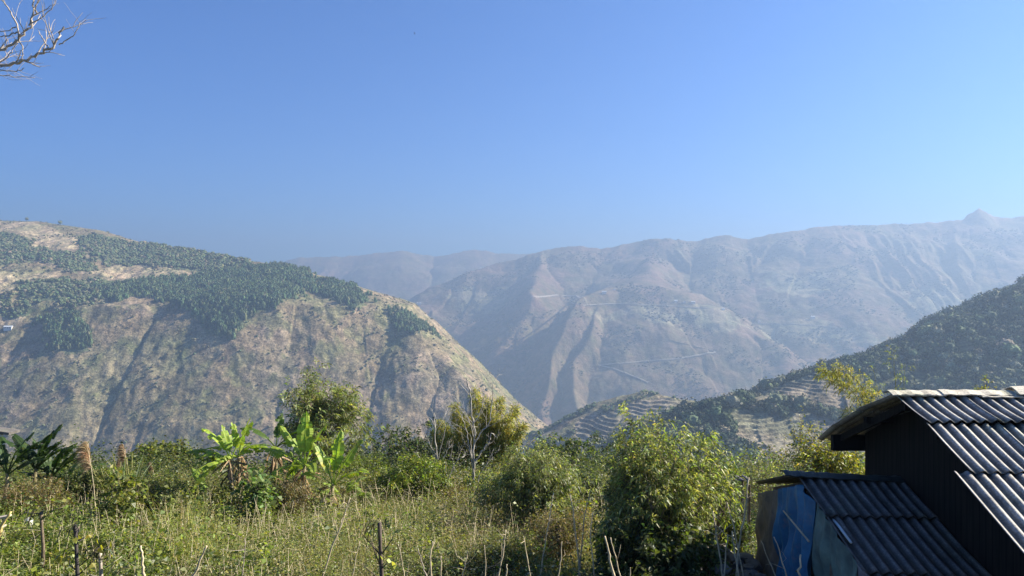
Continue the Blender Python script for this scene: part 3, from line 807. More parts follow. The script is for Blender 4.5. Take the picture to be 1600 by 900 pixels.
for k, (px, dd, hh, lb) in enumerate(((330, .3, .5, 'low banana sucker at the left foot of the sunlit clumps'), (448, .9, .9, 'middling banana plant between the two sunlit clumps with drooping leaves'), (540, .6, .35, 'low banana sucker at the right foot of the right sunlit clump'))):
    r = np.random.default_rng(240+k)
    banana(lb, W(px, D+dd), hh, [(r.choice([0, 180])+r.uniform(-50, 50), r.uniform(20, 75), r.uniform(.5, 1.2), r.uniform(.7, 1.15)) for _ in range(8)], 240+k, (.20, .28, .045), 14, g1)
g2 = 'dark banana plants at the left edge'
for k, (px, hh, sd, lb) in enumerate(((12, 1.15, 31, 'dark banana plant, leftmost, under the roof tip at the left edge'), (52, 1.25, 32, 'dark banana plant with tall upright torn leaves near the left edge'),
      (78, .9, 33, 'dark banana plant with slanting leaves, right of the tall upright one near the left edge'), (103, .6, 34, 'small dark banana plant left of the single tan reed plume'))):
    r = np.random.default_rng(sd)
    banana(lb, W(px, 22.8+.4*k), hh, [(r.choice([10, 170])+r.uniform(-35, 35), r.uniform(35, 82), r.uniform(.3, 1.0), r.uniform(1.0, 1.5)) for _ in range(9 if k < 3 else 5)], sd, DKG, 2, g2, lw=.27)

# ---------------------------------------------------------------- trees and shrubs on the brow of the field
def tree(px, D, top, wpx, label, cols, seed, base_dz=0, **k):
    b = W(px, D, base_dz); h = zat(top, D)-b[2]
    kw = dict(parts=('trunk', 'crown')); kw.update(k)
    return plant(k.pop('name', 'broadleaf_tree') if 'name' in k else 'broadleaf_tree', label, 'tree', b, h, wpx/F*D, cols, seed=seed, **{a: c for a, c in kw.items() if a != 'name'})
def shrub(px, D, top, wpx, label, cols, seed, **k):
    b = W(px, D); h = zat(top, D)-b[2]
    return plant('shrub', label, 'shrub', b, h, wpx/F*D, cols, seed=seed, **k)
tree(500, 31, 588, 128, 'airy dark green tree rising behind the banana clumps', SAGE, 41, clumps=230, shoots=4, per=11, lsize=.24, lw=.26, slen=.42, trunk_h=.18, stems=4, rough=.5, hollow=.6, stem_r=.05, droop=.35)
# dark trees further down the slope
gs = 'dark trees on the slope beyond the field'
for k, (px, D_, top, w_, cl, lb) in enumerate(((600, 48, 672, 90, DARK, 'dark rounded tree beyond the field, just right of the airy tree'), (560, 44, 690, 80, DARK, 'dark low tree beyond the field, behind the right banana clump'),
    (655, 50, 668, 70, DARK, 'dark tree behind the smaller leafless tree'), (855, 52, 676, 66, DARK, 'dark tree beyond the field, just right of the yellow bamboo'),
    (905, 50, 683, 90, DARK, 'dark tree beyond the field immediately left of the big leafy shrub'), (800, 50, 700, 60, DARK, 'dark tree behind the right side of the yellow bamboo'),
    (710, 46, 690, 90, DARK, 'dark tree in shade behind the yellow bamboo'), (255, 34, 707, 78, OLIVE, 'olive rounded tree between the cane grass and the sunlit bananas'), (295, 36, 738, 60, OLIVE, 'low olive tree behind the leftmost sunlit banana'),
    (885, 44, 700, 70, DARK, 'low dark tree in front of the gap left of the big shrub'))):
    tree(px, D_, top, w_*1.15, lb, cl, 50+k, clumps=260, shoots=4, per=9, lsize=.26, lw=.5, slen=.45, trunk_h=.05, stems=3, rough=.3, group=gs, hollow=.5, stem_r=.07)
# mid row shrubs
SH = [
 (575, 30, 722, 90, BRIGHT, 'light green shrub right of the banana clumps', dict(lsize=.12, clumps=170)),
 (612, 28, 748, 80, OLIVE, 'olive shrub between the light green shrub and the glossy leafy bush', dict(lsize=.11, clumps=150)),
 (648, 24.5, 728, 120, BRIGHT, 'dense sunlit leafy bush at the foot of the smaller leafless tree', dict(lsize=.12, clumps=330, per=12)),
 (700, 24, 768, 62, BROWNISH, 'brownish shrub at the foot of the taller leafless tree', dict(lsize=.09, clumps=130)),
 (762, 25, 756, 90, BRIGHT, 'yellow green bush under the yellow bamboo', dict(lsize=.12, clumps=200)),
 (838, 20.5, 706, 122, SAGE, 'pale green shrub with slender leaves left of the big leafy shrub', dict(lsize=.15, lw=.24, clumps=420, per=12, slen=.32, droop=.5)),
 (790, 23, 748, 70, SAGE, 'pale shrub leaning against the left of the slender leaved shrub', dict(lsize=.12, lw=.3, clumps=170)),
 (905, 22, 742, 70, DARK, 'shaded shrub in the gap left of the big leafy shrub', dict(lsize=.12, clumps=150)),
 (455, 22.0, 762, 60, BROWNISH, 'dry tangled bush under the right banana clump', dict(lsize=.12, lw=.2, clumps=150, droop=.8)),
 (352, 22.2, 770, 60, OLIVE, 'weedy bush at the foot of the leftmost sunlit banana', dict(lsize=.10, clumps=150)),
 (545, 24, 772, 60, BROWNISH, 'dry brownish shrub at the foot of the right banana clump', dict(lsize=.10, clumps=130)),
 (170, 24, 742, 95, OLIVE, 'leafy bush in front of the cane grass', dict(lsize=.13, clumps=210)),
 (232, 22.5, 758, 110, OLIVE, 'low dense bush in front of the olive rounded tree', dict(lsize=.11, clumps=260)),
 (290, 22, 775, 80, DARK, 'low dark bush left of the sunlit bananas', dict(lsize=.10, clumps=180)),
 (118, 24, 748, 80, DARK, 'dark bush at the foot of the single tan reed plume', dict(lsize=.12, clumps=180)),
 (35, 22, 760, 120, BROWNISH, 'olive brown scrubby bush below the dark bananas', dict(lsize=.09, clumps=260)),
 (420, 21.8, 760, 50, DARK, 'dark bush in the shade between the two banana clumps', dict(lsize=.11, clumps=110)),
 (1008, 15.6, 668, 120, OLIVE, 'upright olive shrub merging into the left of the big leafy shrub', dict(lsize=.13, lw=.28, clumps=300, per=12, slen=.3, droop=.45)),
 (870, 16.5, 800, 110, BROWNISH, 'dry weedy shrub among the tall stalks in front of the slender leaved shrub', dict(lsize=.06, clumps=300, slen=.22)),
 (790, 15.5, 842, 110, OLIVE, 'low olive bush at the bottom centre beside the dry stalks', dict(lsize=.06, clumps=260, slen=.2)),
 (700, 15.0, 868, 150, DARK, 'low dark bush at the bottom edge behind the forked stalks', dict(lsize=.06, clumps=240, slen=.2)),
 (60, 17.5, 838, 150, BRIGHT, 'low bright leafy bush in the lower left corner', dict(lsize=.07, clumps=330, slen=.2)),
 (170, 17.0, 842, 90, BRIGHT, 'low yellow green bush beside the dark cut stump', dict(lsize=.07, clumps=220, slen=.2)),
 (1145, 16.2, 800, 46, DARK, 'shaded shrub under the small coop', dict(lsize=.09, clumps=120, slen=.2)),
]
for k, (px, D_, top, w_, cl, lb, kw) in enumerate(SH):
    a = dict(shoots=4, per=10, lw=.42, slen=.28, trunk_h=.0, stems=7, rough=.35, hollow=.55); a.update(kw)
    shrub(px, D_, top, w_, lb, cl, 80+k, **a)
# the big shrub
shrub(1024, 14.6, 655, 172, 'big leafy shrub with long pale green leaves left of the shed', [(3, (.18, .215, .065)), (4, (.28, .30, .105)), (2, (.38, .38, .17)), (1, (.11, .14, .045))], 120,
      clumps=310, shoots=4, per=13, lsize=.165, lw=.23, slen=.30, trunk_h=.02, stems=9, rough=.30, droop=.5, hollow=.55, stem_r=.03, up=.6, ang=.85)
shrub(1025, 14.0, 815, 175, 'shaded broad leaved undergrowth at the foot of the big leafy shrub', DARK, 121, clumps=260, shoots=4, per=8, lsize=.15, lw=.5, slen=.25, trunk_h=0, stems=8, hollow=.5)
shrub(1098, 15.6, 690, 60, 'slender sapling with arching shoots at the right of the big leafy shrub', BRIGHT, 122, clumps=60, shoots=3, per=10, lsize=.15, lw=.25, slen=.34, trunk_h=.3, stems=4, hollow=.4, lean=(.35, 0), droop=.5)
# yellow bits and the climber with round leaves
for k, (px, D_, top, w_, lb) in enumerate(((905, 18.5, 778, 28, 'small yellow leaved shrub among the stalks left of the big leafy shrub'), (962, 15.2, 828, 36, 'small yellow sprig at the lower left of the big leafy shrub'),
    (586, 26, 742, 26, 'yellow tinged young shrub right of the bananas'))):
    shrub(px, D_, top, w_, lb, YELLOW, 130+k, clumps=45, shoots=3, per=8, lsize=.09, lw=.4, slen=.2, trunk_h=.2, stems=3)
shrub(402, 20.9, 736, 40, 'climbing plant with large round pale leaves between the banana clumps', [(3, (.13, .20, .06)), (2, (.18, .24, .08))], 140, clumps=50, shoots=2, per=4, lsize=.22, lw=.85, slen=.25, trunk_h=.1, stems=4, droop=.4)
shrub(196, 20.8, 742, 70, 'climbing plant with large yellow green leaves left of the olive tree', [(3, (.20, .22, .05)), (2, (.13, .16, .04))], 141, clumps=90, shoots=2, per=4, lsize=.17, lw=.8, slen=.22, trunk_h=.1, stems=5, droop=.4)
# plants behind the roofs
tree(1290, 21.5, 690, 105, 'yellow leaved tree showing between the shed and the farmhouse eave', [(4, (.34, .29, .04)), (3, (.20, .23, .045)), (3, (.10, .13, .03))], 150, base_dz=.5, clumps=200, shoots=4, per=10, lsize=.13, lw=.35, slen=.35, trunk_h=.25, stems=4, rough=.5)
tree(1258, 22, 655, 34, 'thin pale sapling left of the farmhouse eave', YELLOW, 151, clumps=26, shoots=3, per=8, lsize=.12, lw=.35, slen=.35, trunk_h=.45, stems=2, rough=.5)
shrub(1215, 17.5, 728, 120, 'low tangle of pale creepers behind the shed ridge', SAGE, 152, clumps=150, shoots=4, per=7, lsize=.08, lw=.4, slen=.3, trunk_h=.5, stems=9)
shrub(1541, 19.5, 604, 32, 'yellow shrub top peeping over the farmhouse ridge', YELLOW, 153, clumps=60, shoots=4, per=8, lsize=.10, lw=.3, slen=.2, trunk_h=.75, stems=5)

# ---------------------------------------------------------------- bamboo
def bamboo(label, base, culms, cols, seed, lsize=.16, per=9, name='bamboo', rad=.03):
    """culms: (dx, dy, height, lean x, lean y, arch)"""
    r = np.random.default_rng(seed); root = empty(name, base); tag(root, label, 'bamboo')
    O = []; Dr = []
    for dx, dy, h, lx, ly, arch, dens in culms:
        t = np.linspace(0, 1, 16)
        P = np.stack([dx+lx*t**1.8, dy+ly*t**1.8, h*(t if arch < .25 else np.sin(t*math.pi/2*(1+.25*arch)))], 1)
        P += np.cumsum(r.normal(size=P.shape)*.012*h*.3, 0)*t[:, None]
        v, f = tube_arrays([(P, rad*np.linspace(1, .15, 16))], 6)
        np_mesh('culm', v, f, BAMB, root, smooth=True)
        n = int(dens)
        tt = .15+.85*r.random(n)**.9; k = np.clip((tt*15).astype(int), 0, 14); fr = tt*15-k
        q = P[k]*(1-fr[:, None])+P[k+1]*fr[:, None]
        tang = unit(P[k+1]-P[k])
        side = unit(r.normal(size=(n, 3))); rad_ = (.04+.30*np.sin(tt*math.pi).clip(0, 1))*(r.random(n)**.7)*h*.14
        O.append(q+side*rad_[:, None]); Dr.append(unit(side*.8+tang*.6+r.normal(size=(n, 3))*.25))
    O = np.concatenate(O); Dr = np.concatenate(Dr); Ls = np.full(len(O), .26)
    V, Fc = shoots_to_leaves(O, Dr, Ls, per, lsize, .17, .6, .45, r)
    C = vary(cols, len(Fc)//2, r)
    np_mesh('foliage', V, Fc, LEAF, root, fcol=np.concatenate([C, C]))
    return root
BAMB = simple_mat('bamboo_culm', (.25, .24, .07), .5, 6, .3)
BY = [(5, (.40, .34, .08)), (4, (.26, .26, .06)), (2, (.16, .18, .05)), (1, (.46, .38, .12))]
D = 31; b = W(752, D); hT = lambda py: zat(py, D)-b[2]
r = np.random.default_rng(5); cu = []
for px, py in ((708, 672), (722, 655), (742, 618), (758, 626), (775, 640), (788, 652), (797, 646), (806, 664), (770, 655), (735, 660), (690, 684), (795, 688), (715, 645), (782, 668), (760, 648), (700, 664)):
    l = (px-752)/F*D; cu.append((l*.6, r.normal()*.4, hT(py)*1.04, l*.6, r.normal()*.6, .2, 250))
bamboo('dense clump of yellow green bamboo behind the two leafless trees', b, cu, BY, 160, .20)
D = 24; b = W(1400, D); hT = lambda py: zat(py, D)-b[2]; lx = lambda px: (px-1400)/F*D
cu = [(-.3, 0, hT(578), lx(1284)+.3, 0, .45, 150), (-.2, .3, hT(590), lx(1300), .2, .45, 120), (-.5, .2, hT(602), lx(1330), 0, .35, 110), (0, 0, hT(590), lx(1352), .2, .15, 90), (-.4, 0, hT(598), lx(1366), -.2, .2, 90), (-.6, 0, hT(640), lx(1340), -.2, .3, 90)]
bamboo('arching yellow bamboo bending left behind the farmhouse gable', b, cu, BY, 161, .15)
D = 25; b = W(1404, D); hT = lambda py: zat(py, D)-b[2]
bamboo('thin green bamboo shoots standing up behind the farmhouse ridge', b, [(0, 0, hT(553), -.15, 0, .1, 50), (.2, 0, hT(572), .1, 0, .1, 40), (-.3, 0, hT(575), -.4, 0, .1, 30)], SAGE, 162, .15, 7)

# ---------------------------------------------------------------- bare trees
def grow(r, P0, D0, L, rad, depth, lines, spread=.6, upb=.12, wob=.12):
    n = 7; P = [np.array(P0, float)]; d = np.array(D0, float)
    for i in range(n):
        d = d+r.normal(size=3)*wob+np.array([0, 0, upb*.3]); d /= np.linalg.norm(d); P.append(P[-1]+d*L/n)
    P = np.array(P); lines.append((P, rad*np.linspace(1, .55, n+1)))
    if depth == 0: return
    for k in range(r.integers(2, 4)):
        i = r.integers(3, n+1); a = unit(np.cross(d, r.normal(size=3)))
        nd = unit(d*(1-spread*.5)+a*spread+np.array([0, 0, upb]))
        grow(r, P[i], nd, L*r.uniform(.55, .8), rad*(.55 if i < n else .52)*r.uniform(.8, 1.1), depth-1, lines, spread, upb, wob)
def bare_tree(label, base, limbs, seed, bark, rad, depth=3, name='bare_tree', grow_len=0):
    """limbs: hand placed polylines (offsets from the base) that then fork on their own"""
    r = np.random.default_rng(seed); root = empty(name, base); tag(root, label, 'bare tree')
    ln = []
    for pts, rr0, dep in limbs:
        P = np.array(pts, float); m = len(P)
        t = np.linspace(0, m-1, m*4); Q = np.stack([np.interp(t, np.arange(m), P[:, c]) for c in range(3)], 1)
        Q[1:-1] += r.normal(size=(len(Q)-2, 3))*rr0*.5
        ln.append((Q, rr0*np.linspace(1, .45, len(Q))))
        if dep > 0:
            for k in range(2+len(Q)//5):
                i = r.integers(len(Q)//3, len(Q)); d = unit(Q[min(i+1, len(Q)-1)]-Q[i-1])
                a = unit(np.cross(d, r.normal(size=3)))
                grow(r, Q[i], unit(d*.6+a*.6+np.array([0, 0, .2])), (grow_len or np.linalg.norm(Q[-1]-Q[0]))*r.uniform(.16, .30), rr0*.27, dep-1, ln)
    v, f = tube_arrays(ln, 5)
    np_mesh('trunk', v, f, bark, root, smooth=True)
    return root, ln
def L3(b, px, py, D, dy=0): return ((px-800)/F*(D+dy)-b[0], dy, zat(py, D+dy)-b[2])
D = 24.8; b = W(742, D)
q = lambda px, py, dy=0: L3(b, px, py, D, dy)
bare_tree('taller leafless tree with white bark in front of the yellow bamboo', b, [
  ([(0, 0, -.2), q(741, 745), q(740, 720), q(741, 680), q(738, 650), q(734, 610), q(728, 590)], .042, 2),
  ([q(741, 745), q(736, 712), q(732, 690), q(727, 665), q(718, 640)], .025, 2),
  ([q(742, 722), q(752, 706), q(765, 690), q(768, 676), q(776, 683)], .030, 2),
  ([q(741, 695), q(752, 675), q(765, 662), q(768, 640), q(770, 600)], .026, 2),
  ([q(738, 665), q(748, 650), q(754, 635), q(757, 610)], .018, 2),
  ([q(744, 764), q(750, 740), q(760, 725), q(768, 712)], .022, 2), ([q(735, 762), q(732, 745), q(726, 732)], .018, 1)], 170, BARK_PALE, .06)
D = 25.5; b = W(684, D)
bare_tree('smaller leafless tree with wide white limbs left of the taller one', b, [
  ([(0, 0, -.2), q(684, 760), q(684, 730), q(682, 700), q(679, 670), q(678, 645)], .040, 2),
  ([q(684, 737), q(672, 731), q(658, 720), q(651, 706)], .024, 2),
  ([q(684, 730), q(692, 716), q(700, 702), q(704, 696)], .022, 2),
  ([q(683, 712), q(674, 700), q(664, 676), q(656, 655)], .018, 2),
  ([q(683, 722), q(690, 695), q(697, 668), q(706, 650)], .016, 2)], 171, BARK_PALE, .05)
D = 24; b = W(700, D)
bare_tree('low leafless white branches leaning right between the two bare trees', b, [
  ([(0, 0, -.2), q(699, 753), q(706, 735), q(714, 720), q(722, 715)], .022, 2), ([q(702, 748), q(712, 746), q(722, 748)], .014, 1), ([q(700, 750), q(696, 735), q(697, 720)], .014, 1)], 172, BARK_PALE, .03)
# tree outside the frame whose branches reach in at the upper left
D = 8.5; b = (-9.2, D, Gz(-9.2, D)); q = lambda px, py, dy=0: L3(b, px, py, D, dy)
ln = [([(0, 0, -.3), (0, 0, 1.5), (.1, .1, 3.2), (.25, 0, 4.2), (.3, 0, 5.6), (.1, 0, 7.5)], .16, 1), ([(.25, 0, 3.9), q(-170, 140), q(-90, 118), q(-20, 104), q(15, 100), q(40, 95), q(65, 83), q(80, 75), q(92, 62), q(100, 42)], .024, 2),
  ([(.28, 0, 4.6), q(-150, 120), q(-60, 108), q(-10, 86), q(14, 71), q(32, 58), q(45, 42), q(56, 22), q(63, -4)], .021, 2),
  ([q(30, 60), q(27, 40), q(18, 20), q(8, 5), q(-4, -8)], .011, 2), ([q(50, 36), q(66, 26), q(80, 14), q(90, -4)], .008, 1), ([q(-50, 105), q(0, 99), q(14, 86), q(25, 72), q(28, 60)], .009, 1),
  ([q(92, 70), q(106, 62), q(118, 52), q(125, 34)], .008, 1), ([q(77, 77), q(68, 64), q(60, 48)], .009, 0), ([q(30, 62), q(36, 75), q(35, 90), q(20, 98), q(0, 106)], .008, 1),
  ([q(-60, 112), q(0, 110), q(25, 111), q(38, 106)], .009, 1), ([q(-60, 124), q(0, 117), q(20, 119), q(55, 122)], .008, 1), ([q(28, 50), q(14, 56), q(-12, 58)], .010, 1), ([q(24, 42), q(16, 47), q(-12, 52)], .008, 1), ([q(45, 40), q(52, 20), q(52, -5)], .010, 1)]
TW = simple_mat('grey_brown_bark', (.42, .35, .28), .8, 10, .35, .006)
bare_tree('leafless tree outside the left edge whose thin branches hang into the upper left corner', b, ln, 173, TW, .15, grow_len=1.0)

# ---------------------------------------------------------------- reeds and cane grass
def blades(r, n, base_r, h, wd, lean, cols, segs=5, curve=.9):
    a = r.random(n)*6.28; rad = base_r*np.sqrt(r.random(n))
    B = np.stack([np.cos(a)*rad, np.sin(a)*rad, np.zeros(n)], 1); a2 = a+r.normal(size=n)*.8
    hh = h*(.55+.5*r.random(n)); ln = lean*(.3+r.random(n))
    t = np.linspace(0, 1, segs+1)
    out = np.stack([np.cos(a2), np.sin(a2), np.zeros(n)], 1); S = np.stack([-np.sin(a2+.6), np.cos(a2+.6), np.zeros(n)], 1)
    V = []
    for q in t:
        c = B+out*(hh*ln*q**1.8)[:, None]; c[:, 2] += hh*(q-curve*.35*ln*q**3)
        w = wd*(1-q**2)*.5+.0006; V += [c-S*w, c+S*w]
    V = np.stack(V, 1); k = 2*(segs+1); b = (np.arange(n)*k)[:, None]
    Fc = np.concatenate([np.stack([b[:, 0]+2*i, b[:, 0]+2*i+1, b[:, 0]+2*i+3, b[:, 0]+2*i+2], 1) for i in range(segs)])
    C = vary(cols, n, r); return V.reshape(-1, 3), Fc, np.tile(C, (segs, 1))
CANE = [(3, (.30, .28, .14)), (3, (.17, .20, .07)), (2, (.40, .35, .21))]
TANP = [(1, (.40, .29, .17)), (1, (.46, .35, .22))]
def reed(label, px, D, top, seed, plume=True, lean=-.25, nb=14, bh=1.2, col=CANE, dark=1.0):
    r = np.random.default_rng(seed); b = W(px, D); h = zat(top, D)-b[2]
    root = empty('reed_grass', b); tag(root, label, 'reed', 'plumed reeds')
    hs = h*.74; P = np.array([[lean*(t**2)*.5, 0, h*.98*t] for t in np.linspace(0, 1, 9)])
    v, f = tube_arrays([(P, np.linspace(.014, .003, 9))], 6); np_mesh('stalk', v, f, DRYWOOD, root, smooth=True)
    V, Fc, C = blades(r, nb, .08, bh, .045, .6, col); np_mesh('blade_tuft', V, Fc, GRASSM, root, fcol=C)
    if plume:
        n = 2600; t = r.random(n); tt = .70+.28*t; k = np.clip((tt*8).astype(int), 0, 7); fr = (tt*8-k)[:, None]
        o = P[k]*(1-fr)+P[k+1]*fr
        d = unit(np.stack([-1.0*np.ones(n)*(.25+r.random(n)), r.normal(size=n)*.35, 1.5*np.ones(n)-2.0*r.random(n)*(1-t)], 1))
        L = (.34*np.sin((t*.82+.12)*math.pi)+.05)*(.6+.6*r.random(n))*h/2.1
        V, Fc = leaf_arrays(o, d, L, .010, .35, .2, r); C = vary(TANP, n, r)*dark
        np_mesh('plume', V, Fc, DEADLEAF, root, fcol=np.concatenate([C, C]))
reed('tall reed with a full tan plume leaning left, left of the cane grass', 150, 21.5, 689, 180, lean=-.55)
reed('thin reed with a faint brown plume behind the cane grass', 203, 25.5, 693, 181, lean=-.5, dark=.8)
reed('reed with a small drooping brown plume left of the olive tree', 245, 25.5, 722, 182, lean=-.45, dark=.8)
reed('short reed with a sparse brown plume left of the cane grass', 185, 26.5, 715, 183, lean=.3, dark=.8)
for k, (px, D_, h_, n, lb) in enumerate(((205, 22.6, 2.1, 60, 'tall pale cane grass left of the olive rounded tree'), (182, 23.5, 1.5, 40, 'shorter cane grass clump beside the tall pale one'))):
    r = np.random.default_rng(190+k); b = W(px, D_); root = empty('cane_grass', b); tag(root, lb, 'grass clump')
    V, Fc, C = blades(r, n, .25, h_, .05, .75, CANE); np_mesh('blade_tuft', V, Fc, GRASSM, root, fcol=C)
    ls = []
    for i in range(9): a = r.normal(size=2)*.18; ls.append((np.array([[a[0], a[1], -.1], [a[0]*1.5, a[1]*1.5, h_*.5], [a[0]*2.6, a[1]*2.6, h_*r.uniform(.7, 1)]]), np.array([.016, .013, .008])))
    v, f = tube_arrays(ls, 6); np_mesh('stalk', v, f, BAMB, root, smooth=True)

# ---------------------------------------------------------------- dry stalks and stakes near the bottom edge
def stalk(label, pts, D, r0, m=None, twigs=0, seed=0, name='dry_stalk', dy=0, knots=3):
    """pts: bearings and elevations of the visible part, top first; the foot is carried on down to the soil"""
    r = np.random.default_rng(seed+300)
    P = [np.array([(px-800)/F*D, D+dy*i, zat(py, D+dy*i)]) for i, (px, py) in enumerate(pts)]
    d = P[-1]-P[-2]; g = Gz(P[-1][0], P[-1][1])-.1
    if P[-1][2] > g: P.append(P[-1]+d*((g-P[-1][2])/min(-.05, d[2])))
    P = np.array(P)[::-1]; b = P[0].copy(); root = empty(name, b); tag(root, label, 'dead stalk' if name == 'dry_stalk' else 'stake', 'dry stalks along the near edge of the field')
    m = m or DRYWOOD; r0 *= .85 if name == 'dry_stalk' else 1
    t = np.linspace(0, len(P)-1, 14); Q = np.stack([np.interp(t, np.arange(len(P)), P[:, c]) for c in range(3)], 1)-b
    Q[1:-1] += r.normal(size=(12, 3))*r0*.45
    rad = r0*np.linspace(1.15, .6, 14)*(1+.12*(np.arange(14) % 4 == 1))
    t_ = MB(); t_.tube(Q, rad, 7); t_.build('stem', m, root, True)
    for k in range(twigs):
        i = r.integers(6, 13); a = r.normal(size=3); a[2] = abs(a[2])*.6+.4; a = a/np.linalg.norm(a); L = r.uniform(.12, .38)
        pp = [Q[i], Q[i]+a*L*.5+r.normal(size=3)*.02, Q[i]+a*L+r.normal(size=3)*.04]
        t_ = MB(); t_.tube(pp, [r0*.4, r0*.3, r0*.15], 5); t_.build('twig', m, root, True)
    return root
ST = [
 ('stout pale cut stake third from the left along the bottom edge', [(220, 853), (222, 875), (225, 905)], 12.5, .030, DRYWOOD, 0),
 ('pale stake leaning right, at the bottom left of the field', [(323, 853), (313, 875), (302, 905)], 12.5, .024, DRYWOOD, 0),
 ('thin dark twiggy stalk left of the leaning brown stalk', [(384, 846), (381, 875), (378, 905)], 13.0, .012, GREYWOOD, 6),
 ('long brown stalk leaning left above a tangle of dead twigs', [(547, 778), (536, 812), (522, 846), (508, 890)], 14.0, .018, DRYWOOD, 9),
 ('grey stalk leaning left at the bottom, first right of the pruned plant', [(653, 857), (660, 882), (668, 905)], 12.3, .014, GREYWOOD, 1),
 ('pale forked stalk right of the grey leaning one', [(676, 846), (672, 870), (674, 905)], 12.3, .018, DRYWOOD, 2),
 ('short straight pale stick beside the pale forked stalk', [(689, 869), (689, 905)], 12.3, .014, DRYWOOD, 0),
 ('thin stalk leaning right with small side twigs at bottom centre', [(731, 861), (727, 880), (721, 905)], 12.6, .012, DRYWOOD, 4),
 ('ragged topped stalk leaning right in front of the olive bush', [(790, 828), (787, 860), (778, 905)], 12.8, .015, DRYWOOD, 5),
 ('short rounded pale stick beside the ragged topped stalk', [(792, 882), (790, 905)], 12.2, .016, DRYWOOD, 0),
 ('long pale stalk leaning right in front of the slender leaved shrub', [(865, 770), (857, 820), (843, 905)], 14.0, .016, DRYWOOD, 2),
 ('pale stalk leaning left, left of a crossing brown stalk', [(891, 773), (898, 820), (907, 905)], 14.0, .019, DRYWOOD, 2),
 ('brown stalk crossing the pale left-leaning one near its top', [(922, 767), (914, 805), (907, 870), (904, 905)], 14.3, .014, GREYWOOD, 2),
 ('thin pale stalk with a bent tip, right of the brown crossing stalk', [(927, 799), (922, 830), (929, 905)], 13.6, .015, DRYWOOD, 2),
 ('thick pale stalk at the foot of the big leafy shrub', [(945, 838), (952, 870), (960, 905)], 12.3, .026, DRYWOOD, 0),
 ('thinner stalk just right of the thick pale one below the big shrub', [(954, 840), (962, 872), (970, 905)], 12.5, .015, DRYWOOD, 1),
 ('small upright stick at the bottom under the big leafy shrub', [(985, 887), (984, 905)], 12.0, .012, DRYWOOD, 0),
 ('pale stalk leaning left, leftmost of the bunch beside the shed', [(1114, 799), (1120, 840), (1130, 905)], 12.8, .018, DRYWOOD, 2),
 ('short pale stalk with a blunt top in the bunch beside the shed', [(1137, 837), (1134, 870), (1131, 905)], 12.6, .016, DRYWOOD, 0),
 ('long stalk leaning left in the bunch beside the shed', [(1136, 785), (1147, 825), (1162, 905)], 12.8, .014, DRYWOOD, 2),
 ('tallest stalk of the bunch beside the shed, reaching the coop roof', [(1170, 746), (1164, 800), (1155, 850), (1150, 905)], 13.2, .020, DRYWOOD, 1),
 ('broken topped stalk in the middle of the bunch beside the shed', [(1144, 830), (1149, 865), (1155, 905)], 12.5, .018, DRYWOOD, 2),
 ('slim stalk leaning left in front of the tan sacking', [(1189, 845), (1200, 874), (1214, 905)], 12.2, .011, DRYWOOD, 0),
 ('forked pale stalk leaning left in front of the blue tarpaulin', [(1209, 839), (1218, 862), (1230, 905)], 11.0, .012, DRYWOOD, 2),
 ('stout cut pale stalk in front of the blue tarpaulin', [(1251, 867), (1249, 905)], 10.6, .022, DRYWOOD, 0),
]
ST += [
 ('thin pale stick leaning right between the leaning brown stalk and the pruned plant', [(562, 846), (556, 872), (550, 905)], 12.8, .011, DRYWOOD, 1),
 ('thin pale stick leaning left just right of the pruned plant', [(622, 850), (628, 875), (633, 905)], 12.6, .011, DRYWOOD, 2),
 ('slim upright stalk left of the ragged topped stalk', [(757, 852), (759, 878), (758, 905)], 12.6, .011, DRYWOOD, 1),
 ('slim stalk leaning left between the olive bush and the long right-leaning stalk', [(818, 838), (824, 870), (829, 905)], 12.8, .012, DRYWOOD, 1),
 ('short slim stalk between the long right-leaning stalk and the pale left-leaning one', [(878, 846), (876, 875), (872, 905)], 12.6, .012, DRYWOOD, 1),
]
for k, (lb, pts, D_, r0, mm, tw) in enumerate(ST): stalk(lb, pts, D_, r0, mm, tw, k)
a = px3(1224, 798, 4.86); b = px3(1264, 846, 4.86); t = MB(); t.tube([a, b], [.014, .017], 6); o = t.build('stick', DRYWOOD, None, True); tag(o, 'thin stick slanting across the blue tarpaulin', 'stick')
